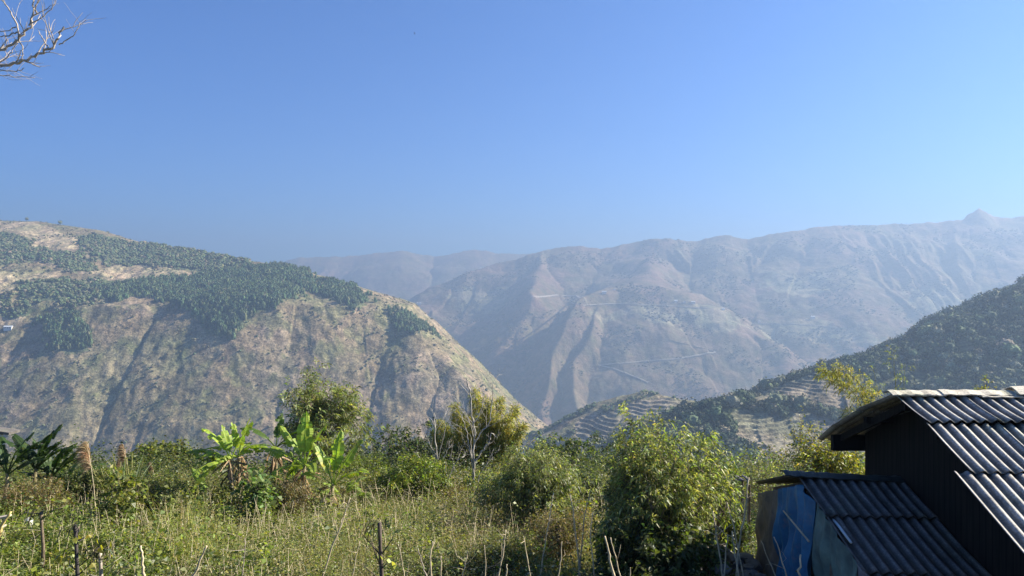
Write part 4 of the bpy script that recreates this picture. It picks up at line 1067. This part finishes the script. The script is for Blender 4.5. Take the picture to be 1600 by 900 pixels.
# pruned plants
def pruned(label, px, D, top, seed, m, branches, leaves=0, col=YELLOW):
    r = np.random.default_rng(seed); b = W(px, D); h = zat(top, D)-b[2]; root = empty('pruned_plant', b); tag(root, label, 'pruned plant')
    t = MB(); t.tube([(0, 0, -.2), (.02, 0, h*.5), (-.01, 0, h*.8), (-.02, 0, h)], [.045, .036, .030, .034], 8); t.build('stem', m, root, True)
    tips = []
    for dx, z0, dz, r0 in branches:
        t = MB(); P = [(0, 0, z0*h), (dx*.5, r.normal()*.05, z0*h+dz*.45), (dx*.85, r.normal()*.06, z0*h+dz*.8), (dx, r.normal()*.08, z0*h+dz)]; t.tube(P, [r0, r0*.8, r0*.6, r0*.4], 6); t.build('branch', m, root, True); tips.append(P[-1])
    n = 34; o = np.array([-.05, 0, h])+r.normal(size=(n, 3))*np.array([.10, .06, .05]); d = unit(np.stack([-.6+r.normal(size=n)*.7, r.normal(size=n)*.6, -.9+.9*r.random(n)], 1))
    V, Fc = leaf_arrays(o, d, .10+.14*r.random(n), .028, .9, .3, r); C = vary([(1, (.16, .15, .09)), (1, (.10, .12, .05))], n, r); np_mesh('withered_leaves', V, Fc, DEADLEAF, root, fcol=np.concatenate([C, C]))
    if leaves:
        o = np.array(tips)[r.integers(0, len(tips), leaves)]+r.normal(size=(leaves, 3))*.06; d = unit(r.normal(size=(leaves, 3))+np.array([0, 0, .2]))
        V, Fc = leaf_arrays(o, d, .13, .09, .2, .6, r); C = vary(col, leaves, r); 
        for q in range(leaves): np_mesh('leaf', V[q*4:q*4+4], np.array([[0, 2, 1], [1, 2, 3]]), LEAF, root, fcol=np.array([C[q], C[q]]))
pruned('dark pruned plant with limp withered top at the bottom, left of the forked stalks', 595, 12.4, 817, 200, simple_mat('dark_stem', (.10, .075, .06), .8, 12, .4), [(-.28, .72, .35, .014), (-.2, .62, .52, .012), (.24, .72, .38, .012), (.16, .6, .2, .014), (-.3, .5, .30, .010), (.2, .5, .12, .010)], 10, [(1, (.42, .42, .12))])
pruned('dark cut stump with a pale peeled top in the lower left corner', 120, 12.6, 820, 201, simple_mat('charred_stem', (.07, .06, .055), .9, 12, .4), [(.14, .86, .05, .016), (-.2, .6, .25, .012), (.3, .55, .3, .012), (.34, .62, .34, .010)], 22, YELLOW)
pruned('small twisted dead plant with grey twigs right of the dark cut stump', 158, 12.9, 858, 202, GREYWOOD, [(.2, .8, .25, .010), (.3, .75, .2, .008), (-.2, .8, .2, .008), (.14, .85, .3, .008), (.25, .6, .35, .008), (-.25, .6, .2, .008)], 6, YELLOW)
pruned('thin dark stem with a pale fork at the left, behind the dark cut stump', 66, 15.5, 800, 203, simple_mat('brown_stem', (.16, .12, .08), .8, 12, .4), [(-.4, .98, .03, .012), (.4, .97, .14, .010), (.2, .9, .15, .008)], 8, BRIGHT)
# litter and timber at the left edge
t = MB(); v = IV2*np.array([.12, .10, .13])*(1+.18*fbm(IV2[:, 0]*2, IV2[:, 2]*2+IV2[:, 1], 3, 5)[:, None]); c = W(45, 19.6, .45); t.add(v+np.array(c), [tuple(q) for q in IF2])
o = t.build('litter_bag', simple_mat('white_litter', (.78, .77, .72), .5), None, True); tag(o, 'small white litter bag caught on the slope at the left', 'bag')
YW = simple_mat('yellow_peeled_wood', (.55, .42, .16), .6, 8, .25)
stalk('yellow peeled pole leaning right at the left edge', [(17, 799), (8, 816), (-6, 845)], 13.5, .035, YW, 0, 60, 'leaning_pole')
for k, (p0, p1, lb) in enumerate((((-10, 802), (14, 806), 'upper weathered board lying by the yellow pole at the left edge'), ((-10, 818), (6, 822), 'lower pale board lying by the yellow pole at the left edge'))):
    t = MB(); D_ = 14.6; a = ((p0[0]-860)/F*D_, D_, zat(p0[1], D_)-.25+k*.1); e = ((p1[0]-800)/F*D_, D_, zat(p1[1], D_)); t.bar(a, e, .16, .03); o = t.build('board', simple_mat('weathered_board', (.45, .38, .28), .8, 6, .3), None); tag(o, lb, 'board')
# ---------------------------------------------------------------- bird
D = 60; bp = Vector(((647.5-800)/F*D, D, zat(52, D))); bird = empty('bird', bp); tag(bird, 'tiny dark bird flying high in the clear sky', 'bird')
BD = simple_mat('dark_feather', (.02, .02, .022), .7)
t = MB(); s = .16; ax = [(-.1, 0, .62), (-.05, 0, .45), (0, 0, .2), (.04, 0, -.1), (.1, 0, -.45), (.13, 0, -.7)]
t.tube([(a*s*1.1, b*s, c*s) for a, b, c in ax], [.02*s, .13*s, .17*s, .15*s, .08*s, .03*s], 8); t.build('body', BD, bird, True)
for sg in (-1, 1):
    t = MB(); t.add([(0, 0, .25*s), (.1*s, sg*.7*s, .45*s), (.25*s, sg*1.5*s, .1*s), (.1*s, sg*.7*s, 0), (.03*s, 0, -.2*s)], [(0, 1, 3, 4), (1, 2, 3)]); o = t.build('wing', BD, bird); m_ = o.modifiers.new('t', 'SOLIDIFY'); m_.thickness = .004

# ---------------------------------------------------------------- ground cover: too many plants to count
def scatter(n, seed, D0, D1, dens=None, px0=-120, px1=1260):
    r = np.random.default_rng(seed); k = int(n*2.2)
    y = np.sqrt(D0**2+(D1**2-D0**2)*r.random(k)); px = px0+(px1-px0)*r.random(k); x = (px-800)/F*y
    keep = np.ones(k, bool)
    if dens is not None: keep = r.random(k) < dens(px, y, x)
    idx = np.nonzero(keep)[0][:n]
    return np.stack([x[idx], y[idx], G(x[idx], y[idx])], 1), px[idx], r
def weeds(name, n, seed, D0, D1, h, per, lsize, lw, palette, dens=None, flowers=0, px0=-120, px1=1260):
    B, px, r = scatter(n, seed, D0, D1, dens, px0, px1); n = len(B)
    patch = fbm(B[:, 0]/1.6, B[:, 1]/1.6, 3, seed % 50)
    hh = h*(.45+.75*r.random(n))*(1+.5*patch)
    o = np.repeat(B, per, 0); t = np.tile((np.arange(per)+.7)/per, n)
    lean = np.repeat(r.normal(size=(n, 3))*.16, per, 0); H_ = np.repeat(hh, per)
    P = o+lean*(t*H_)[:, None]; P[:, 2] += t*H_
    ph = np.tile(np.arange(per)*2.4, n)+np.repeat(r.random(n)*6.28, per)
    d = np.stack([np.cos(ph), np.sin(ph), .35+.5*r.random(len(ph))], 1); P[:, :2] += d[:, :2]*.03
    L = lsize*(.5+.8*r.random(len(P)))
    V, Fc = leaf_arrays(P, d, L, L*lw, .25, .8, r)
    pa, pb = palette; w = sstep(-.25, .3, patch+.15*r.normal(size=n))
    ca = vary(pa, n, r, .2, .08); cb = vary(pb, n, r, .2, .08)
    C = np.repeat(ca*(1-w[:, None])+cb*w[:, None], per, 0)*(1+.22*r.normal(size=(len(P), 1)).clip(-2, 2))
    if flowers:
        fl = (t > .9) & (r.random(len(t)) < flowers); C[fl] = (.55, .50, .36)
    C = C.clip(.005, .8)
    o = np_mesh(name, V, Fc, LEAF, None, fcol=np.concatenate([C, C])); tag(o, kind='stuff'); return o
def grass(name, n, seed, D0, D1, h, wd, cols, dens=None, px0=-120, px1=1260, lean=.7):
    B, px, r = scatter(n, seed, D0, D1, dens, px0, px1); n = len(B); segs = 3
    a = r.random(n)*6.28; hh = h*(.45+.8*r.random(n))*(1+.4*fbm(B[:, 0]/1.2, B[:, 1]/1.2, 2, 7)); ln = lean*r.random(n)
    outv = np.stack([np.cos(a), np.sin(a), np.zeros(n)], 1); S = np.stack([-np.sin(a+.7), np.cos(a+.7), np.zeros(n)], 1); V = []
    for q in np.linspace(0, 1, segs+1):
        c = B+outv*(hh*ln*q**2)[:, None]; c[:, 2] += hh*(q-.3*ln*q**3); w = wd*(1-q)*.5+.0008; V += [c-S*w, c+S*w]
    V = np.stack(V, 1).reshape(-1, 3); b = np.arange(n)*(2*segs+2)
    Fc = np.concatenate([np.stack([b+2*i, b+2*i+1, b+2*i+3, b+2*i+2], 1) for i in range(segs)])
    C = vary(cols, n, r); o = np_mesh(name, V, Fc, GRASSM, None, fcol=np.tile(C, (segs, 1))); tag(o, kind='stuff'); return o
left = lambda px, y, x: np.where(px < 330, 1.0, np.where(px < 520, .35, .15))
mid = lambda px, y, x: np.where((px > 270) & (px < 960), 1.0, .12)
DRYP = [(4, (.36, .32, .16)), (3, (.27, .27, .11)), (2, (.46, .39, .23))]
weeds('leafy_weeds', 15000, 401, 11.5, 24, .42, 11, .075, .62, (BRIGHT, [(3, (.19, .24, .06)), (1, (.28, .28, .12))]), left, .05)
weeds('field_weeds', 26000, 402, 12.5, 29, .48, 10, .050, .40, ([(3, (.24, .26, .09)), (2, (.18, .21, .06))], DRYP), mid, .22)
weeds('dry_brown_weeds', 6500, 403, 14, 24, .9, 14, .045, .35, (BROWNISH, [(1, (.24, .16, .09)), (1, (.17, .14, .06))]), lambda px, y, x: np.where((px > 690) & (px < 850), 1.0, .12*(fbm(x/2, y/2, 2, 19) > .1)), .1)
weeds('near_undergrowth', 9000, 404, 9.5, 14, .75, 12, .07, .5, (OLIVE, DARK), lambda px, y, x: np.where(px > 620, 1.0, .35), .05)
grass('grass', 34000, 405, 11.5, 28, .50, .012, DRYP+[(4, (.17, .19, .06))], mid)
grass('tall_yellow_grass', 9000, 406, 15.5, 22.5, .95, .016, [(3, (.42, .40, .12)), (3, (.30, .33, .09)), (1, (.55, .46, .22))], lambda px, y, x: np.exp(-((px-290)/42.)**2*.9), lean=1.0)
weeds('slope_undergrowth', 16000, 407, 24, 44, 1.0, 12, .13, .5, (OLIVE, DARK), None, 0, -150, 1500)
weeds('yellow_vine_leaves', 2200, 408, 13, 21, .5, 8, .11, .85, (YELLOW, BRIGHT), lambda px, y, x: np.where(px < 260, 1.0, .0), 0)

weeds('tall_seeding_weeds', 5200, 409, 13.5, 27, 1.25, 16, .05, .38, (DRYP, [(3, (.26, .27, .10)), (2, (.32, .24, .13))]), lambda px, y, x: (fbm(x/1.5, y/1.5, 2, 15) > .12)*mid(px, y, x), .35)
weeds('climbing_weeds', 4200, 410, 14, 25, .95, 12, .10, .6, (BRIGHT, OLIVE), lambda px, y, x: (fbm(x/1.8, y/1.8, 2, 16) > .15)*np.where(px < 420, 1.0, .25), .03)

weeds('coarse_weeds', 1500, 411, 11.5, 22, .85, 13, .15, .55, (BRIGHT, [(2, (.14, .17, .05)), (2, (.24, .24, .09))]), lambda px, y, x: (fbm(x/1.3, y/1.3, 2, 17) > .10)*np.where(px < 460, 1.0, .35), 0)
B, px, r = scatter(1150, 412, 11.5, 23, lambda px, y, x: np.where(fbm(x/2.0, y/2.0, 2, 18) > -.05, 1.0, .2), -60, 1130)
ls = []
for q in B:
    h_ = r.uniform(.4, 1.15)*(.8 if q[1] < 16 else 1); l = r.normal(size=2)*.16*h_; ls.append((np.array([q, q+np.array([l[0]*.4, l[1]*.4, h_*.55]), q+np.array([l[0], l[1], h_])]), np.array([.006, .005, .003])))
    if r.random() < .5: k = q+np.array([l[0]*.4, l[1]*.4, h_*.55]); ls.append((np.array([k, k+np.array([r.normal()*.10, r.normal()*.1, .12]), k+np.array([r.normal()*.2, r.normal()*.15, .26])]), np.array([.004, .003, .002])))
v, f = tube_arrays(ls, 4); tag(np_mesh('dry_stems', v, f, DRYWOOD, None), kind='stuff')
# ---------------------------------------------------------------- woods on the hills
def clump_templates(k, pointed, seed, leafy):
    """crown shapes: a lumpy inner mass plus loose leaf masses standing off it"""
    r = np.random.default_rng(seed); T = []
    for i in range(k):
        v = IV2.copy(); n = 1+.35*fbm(v[:, 0]*1.4+i*7, v[:, 2]*1.4+v[:, 1], 3, 10+i)*1.6
        v = v*n[:, None]*np.array([.42, .42, .40])
        if pointed: v[:, 2] = v[:, 2]*1.7; v[:, :2] *= (1-.55*((v[:, 2]+.7)/1.4).clip(0, 1))[:, None]
        v[:, 2] += .62 if pointed else .5; f = IF2
        u = unit(r.normal(size=(leafy, 3))); rad = .36+.16*r.random(leafy)
        p = u*rad[:, None]
        if pointed: p[:, 2] *= 1.7; p[:, :2] *= (1-.55*((p[:, 2]+.7)/1.4).clip(0, 1))[:, None]
        p[:, 2] += .62 if pointed else .5
        lv, lf = leaf_arrays(p, unit(u+r.normal(size=u.shape)*.6), .20, .16, .1, .4, r)
        T.append((np.concatenate([v, lv]), np.concatenate([f, lf+len(v)])))
    return T
def forest_mat(name, spec=.1):
    m, nt, p = mat(name); a = attr(nt); v = coords(nt)
    nt.links.new(mult(nt, a.outputs['Color'], ramp(nt, noise(nt, v, .9, 3), [(.35, .65), (.65, 1.4)])), p.inputs['Base Color'])
    p.inputs['Roughness'].default_value = .8; p.inputs['Specular IOR Level'].default_value = spec; return m
FM = forest_mat('wooded_slope')
def woods(name, X_, Y_, Z_, size, aspect, T, cols, seed, sink=.1, kind='stuff'):
    r = np.random.default_rng(seed); n = len(X_); V = []; Fc = []; C = []; b = 0
    S = size*(.40+1.15*r.random(n)**2.0)*(1+.25*fbm(X_/40, Y_/40, 2, 69)); A = r.random(n)*6.28; K = r.integers(0, len(T), n); CC = vary(cols, n, r, .22, .10)
    for k in range(len(T)):
        ix = np.nonzero(K == k)[0]
        if len(ix) == 0: continue
        tv, tf = T[k]; c, s = np.cos(A[ix]), np.sin(A[ix])
        x = tv[None, :, 0]*c[:, None]-tv[None, :, 1]*s[:, None]; y = tv[None, :, 0]*s[:, None]+tv[None, :, 1]*c[:, None]
        v = np.stack([x*S[ix, None]+X_[ix, None], y*S[ix, None]+Y_[ix, None], (tv[None, :, 2]*aspect-sink)*S[ix, None]+Z_[ix, None]], -1)
        V.append(v.reshape(-1, 3)); m = len(ix); Fc.append((tf[None]+(np.arange(m)*len(tv))[:, None, None]+b).reshape(-1, 3)); b += m*len(tv)
        C.append(np.repeat(CC[ix], len(tf), 0)*(1+.12*r.normal(size=(m*len(tf), 1))))
    C = np.concatenate(C).clip(.004, .8)
    o = np_mesh(name, np.concatenate(V), np.concatenate(Fc), FM, None, fcol=C); tag(o, kind=kind); return o
def fill(polys, n, seed, warp=12, avoid=None):
    r = np.random.default_rng(seed); lo = np.min([p.min(0) for p in polys], 0); hi = np.max([p.max(0) for p in polys], 0)
    x = lo[0]+(hi[0]-lo[0])*r.random(n); y = lo[1]+(hi[1]-lo[1])*r.random(n)
    wx_ = x+warp*fbm(x/50, y/50, 3, 61)*2+r.normal(size=n)*9; wy_ = y+warp*fbm(x/50, y/50, 3, 62)*2; m = np.zeros(n, bool)
    for p in polys: m |= inside(p, wx_, wy_)
    if avoid: 
        for p in avoid: m &= ~inside(p, wx_, wy_)
    m &= (fbm(x/38, y/38, 3, 63)+.35*r.normal(size=n)*.5 > -.33); x, y = x[m], y[m]; h, i, t = HT(x, y); return x, y, h, i, t
T_R = clump_templates(4, False, 5, 60); T_P = clump_templates(3, True, 6, 30); T_S = clump_templates(3, False, 8, 14)
HG = [(4, (.085, .115, .050)), (3, (.12, .145, .065)), (2, (.165, .17, .08)), (1, (.19, .165, .105))]
x, y, h, i, t = fill(PINE, 70000, 1, 14); k = i == 0; woods('pine_wood', x[k], y[k], h[k], 7.8, 1.0, T_P, [(4, (.08, .12, .055)), (3, (.11, .15, .065)), (1, (.15, .16, .08))], 2)
x, y, h, i, t = fill(WOOD, 44000, 3, 16, None); k = (i == 0); woods('hill_wood', x[k], y[k], h[k], 7.2, .9, T_S, HG, 4)
# scattered bushes on the left hillside
r = np.random.default_rng(9); n = 30000; y = 1150+1300*r.random(n); x = y*(-.80+.95*r.random(n)); h, i = H(x, y)
d = fbm(x/90, y/90, 3, 64)+.5*fbm(x/25, y/25, 2, 65); k = (i == 0) & (d > .02) & (r.random(n) < .6)
woods('hillside_scrub', x[k], y[k], h[k], 4.2, .8, T_S[:2], [(3, (.15, .16, .085)), (3, (.18, .155, .10)), (1, (.11, .13, .065))], 10)
# right hillside: closed broadleaf wood except on the terraces
r = np.random.default_rng(11); n = 30000; y = 520+620*r.random(n); x = y*(.10+.72*r.random(n)); h, i, t = HT(x, y)
op = fbm(x/60, y/60, 3, 66); px = 800+x/y*F; py = 450-h/y*F
k = (i == RNAMES.index('right_hillside')) & ~t & (op+.25*r.normal(size=n)*.5 > -.32)
woods('broadleaf_wood', x[k], y[k], h[k], 7.5, .95, T_R, [(4, (.060, .080, .038)), (3, (.095, .115, .055)), (2, (.17, .17, .10)), (1, (.04, .055, .03))], 12)
n = 5200; y = 520+620*r.random(n); x = y*(.10+.72*r.random(n)); h, i, t = HT(x, y); k = (i == RNAMES.index('right_hillside')) & ~t & (fbm(x/45, y/45, 3, 74) > .08)
woods('tall_broadleaf_wood', x[k], y[k], h[k], 12, .95, T_R, [(3, (.10, .125, .055)), (3, (.17, .18, .095)), (2, (.06, .08, .04)), (1, (.23, .21, .13))], 16)
n = 9000; y = 1150+450*r.random(n); x = y*(.0+.33*r.random(n)); h, i, t = HT(x, y); k = (i == RNAMES.index('terraced_hill')) & ~t & (fbm(x/50, y/50, 2, 67) > .22)
woods('terraced_hill_scrub', x[k], y[k], h[k], 6.0, .8, T_S, HG, 13)
# far scrub and tree belts
r = np.random.default_rng(14); n = 30000; y = 3000+2300*r.random(n); x = y*(-.1+.8*r.random(n)); h, i = H(x, y); k = (fbm(x/260, y/260, 3, 68) > .12) & (h > -560)
woods('distant_scrub', x[k], y[k], h[k], 11, .6, T_S[:1], [(3, (.10, .105, .065)), (2, (.12, .105, .075))], 15)
# single trees that stand out against the slopes behind
def lone(px, py, size, label, seed, d0=500, d1=3000):
    x, y, z = on_land(px, py, d0, d1); b = (x, y, z); root = empty('lone_tree', b); tag(root, label, 'tree'); r = np.random.default_rng(seed)
    t = MB(); t.tube([(0, 0, -.5), (0, 0, size*.5)], [size*.04, size*.025], 6); t.build('trunk', BARK, root, True)
    v, f = T_R[seed % 4]; v = v*size*np.array([.8, .8, .8])+np.array([0, 0, size*.25]); C = vary(HG, len(f), r); np_mesh('crown', v, f, FM, root, fcol=C)
lone(1203, 612, 11, 'dark tree standing up on the crest above the upper terraces', 70); lone(1213, 609, 8, 'smaller tree right of the dark one on the terrace crest', 71)
lone(1182, 617, 8, 'slim tree left of the dark one on the terrace crest', 72); lone(1236, 634, 7, 'small tree on the edge of the upper terraces', 73)
lone(94, 352, 15, 'single tree on the skyline of the left hill, nearest the dry fields', 74, 1200); lone(42, 346, 13, 'leftmost tree on the skyline of the left hill', 75, 1200)
# ---------------------------------------------------------------- roads cut into the mountain
def road(name, pts, wd, m, d0, d1, lift=2.0, wall=0.0):
    P = []
    for (a, b), (c, d) in zip(pts[:-1], pts[1:]):
        n = max(2, int(math.hypot(c-a, d-b)/4))
        for k in range(n): P.append(on_land(a+(c-a)*k/n, b+(d-b)*k/n, d0, d1))
    P = np.array(P); 
    for _ in range(2): P[1:-1] = (P[:-2]+2*P[1:-1]+P[2:])/4
    P[:, 2] = np.maximum(P[:, 2], H(P[:, 0], P[:, 1])[0])
    T = np.gradient(P[:, :2], axis=0); T /= np.linalg.norm(T, axis=1)[:, None]+1e-9; Nn = np.stack([-T[:, 1], T[:, 0]], 1)
    if Nn[:, 1].mean() < 0: Nn = -Nn
    lo = P.copy(); lo[:, :2] -= Nn*wd*.5; hi = P.copy(); hi[:, :2] += Nn*wd*.5
    lo[:, 2] = P[:, 2]+lift; hi[:, 2] = P[:, 2]+lift+.2; ft = lo.copy(); ft[:, 2] -= wall+lift+2; ft[:, :2] -= Nn*(4.0 if wall == 0 else 1.5); bk = hi.copy(); bk[:, 2] -= 6
    V = np.concatenate([ft, lo, hi, bk]); n = len(P); q = np.arange(n-1)
    Fc = np.concatenate([np.stack([q+a*n, q+1+a*n, q+1+(a+1)*n, q+(a+1)*n], 1) for a in range(3)])
    o = np_mesh(name, V, Fc, m, None); tag(o, kind='structure')
RD = simple_mat('pale_road_cut', (.38, .33, .28), .9, .05, .2); RD2 = simple_mat('earth_track', (.31, .265, .21), .9, .05, .2)
road('road', [(828, 465), (850, 463), (876, 460)], 9, RD, 3000, 6500, 3, 3); road('road', [(878, 462), (902, 462), (904, 466), (912, 466), (911, 477)], 6, RD, 3000, 6500, 3, 0)
road('track', [(1185, 505), (1225, 506), (1280, 509), (1320, 514)], 8, RD2, 3000, 6500); road('track', [(910, 477), (960, 474), (1040, 477), (1110, 482)], 6, RD2, 3000, 6500)
road('track', [(940, 570), (985, 566), (1060, 560), (1120, 550), (1060, 535), (1040, 530)], 7, RD2, 2800, 5500, 2); road('track', [(935, 570), (965, 578), (1000, 592), (1018, 600)], 6, RD2, 2800, 5500, 2)
# ---------------------------------------------------------------- houses on the slopes
WALLS = simple_mat('whitewash', (.72, .70, .66), .8); TILE = simple_mat('grey_roof_tile', (.22, .20, .19), .8); WIN = simple_mat('dark_window', (.03, .03, .035), .3); TINR = simple_mat('pale_tin_roof', (.55, .57, .60), .5)
def far_house(px, py, w, d, hh, label, roofm, az=0, d0=1200, d1=6500):
    x, y, z = on_land(px, py, d0, d1); root = empty('hill_house', (x, y, z), az); tag(root, label, 'house')
    t = MB(); t.box((0, 0, hh/2-2), (w, d, hh+4)); t.build('wall', WALLS, root)
    t = MB(); e = .8; P = [(-w/2-e, -d/2-e, hh), (w/2+e, -d/2-e, hh), (w/2+e, d/2+e, hh), (-w/2-e, d/2+e, hh), (-w/2-e, 0, hh+d*.3), (w/2+e, 0, hh+d*.3)]
    t.add(P, [(0, 1, 5, 4), (2, 3, 4, 5), (0, 4, 3), (1, 2, 5), (3, 2, 1, 0)]); t.build('roof', roofm, root)
    for k in range(3):
        t = MB(); t.box((-w*.3+k*w*.3, -d/2-.05, hh*.55), (w*.12, .12, hh*.35)); t.build('window', WIN, root)
far_house(13, 514, 16, 8, 5, 'long white house on the slope at the left edge below the woods', TINR, .2, 1200, 3000)
far_house(474, 424, 14, 8, 5, 'pale house at the right end of the pine wood on the left hill crest', TINR, .3, 1200, 3000)
far_house(655, 476, 26, 14, 10, 'white house on the hazy mountain just right of the left hill', TINR, .1, 3500, 7800)
far_house(944, 458, 24, 12, 8, 'white house near the road on the rounded central mountain', TINR, 0, 3000, 6500)
far_house(1056, 472, 18, 10, 8, 'leftmost pale house of the hamlet on the central mountain', TINR, .3, 3000, 6500)
far_house(1070, 473, 16, 10, 7, 'middle pale house of the hamlet on the central mountain', TILE, -.2, 3000, 6500)
far_house(1083, 474, 20, 10, 8, 'rightmost pale house of the hamlet on the central mountain', TINR, .1, 3000, 6500)
far_house(1130, 484, 16, 9, 7, 'pale house alone on the right shoulder of the central mountain', TINR, .2, 3000, 6500)
far_house(1270, 497, 22, 12, 8, 'pale house above the long track on the hazy right slope', TINR, .1, 3000, 6500)
for px, py, w_, lb in ((960, 453, 14, 'small pale house highest on the central mountain'), (1186, 503, 14, 'small pale house at the left end of the long track on the hazy right slope')):
    far_house(px, py, w_, 9, 6, lb, TILE, .3, 3000, 6500)
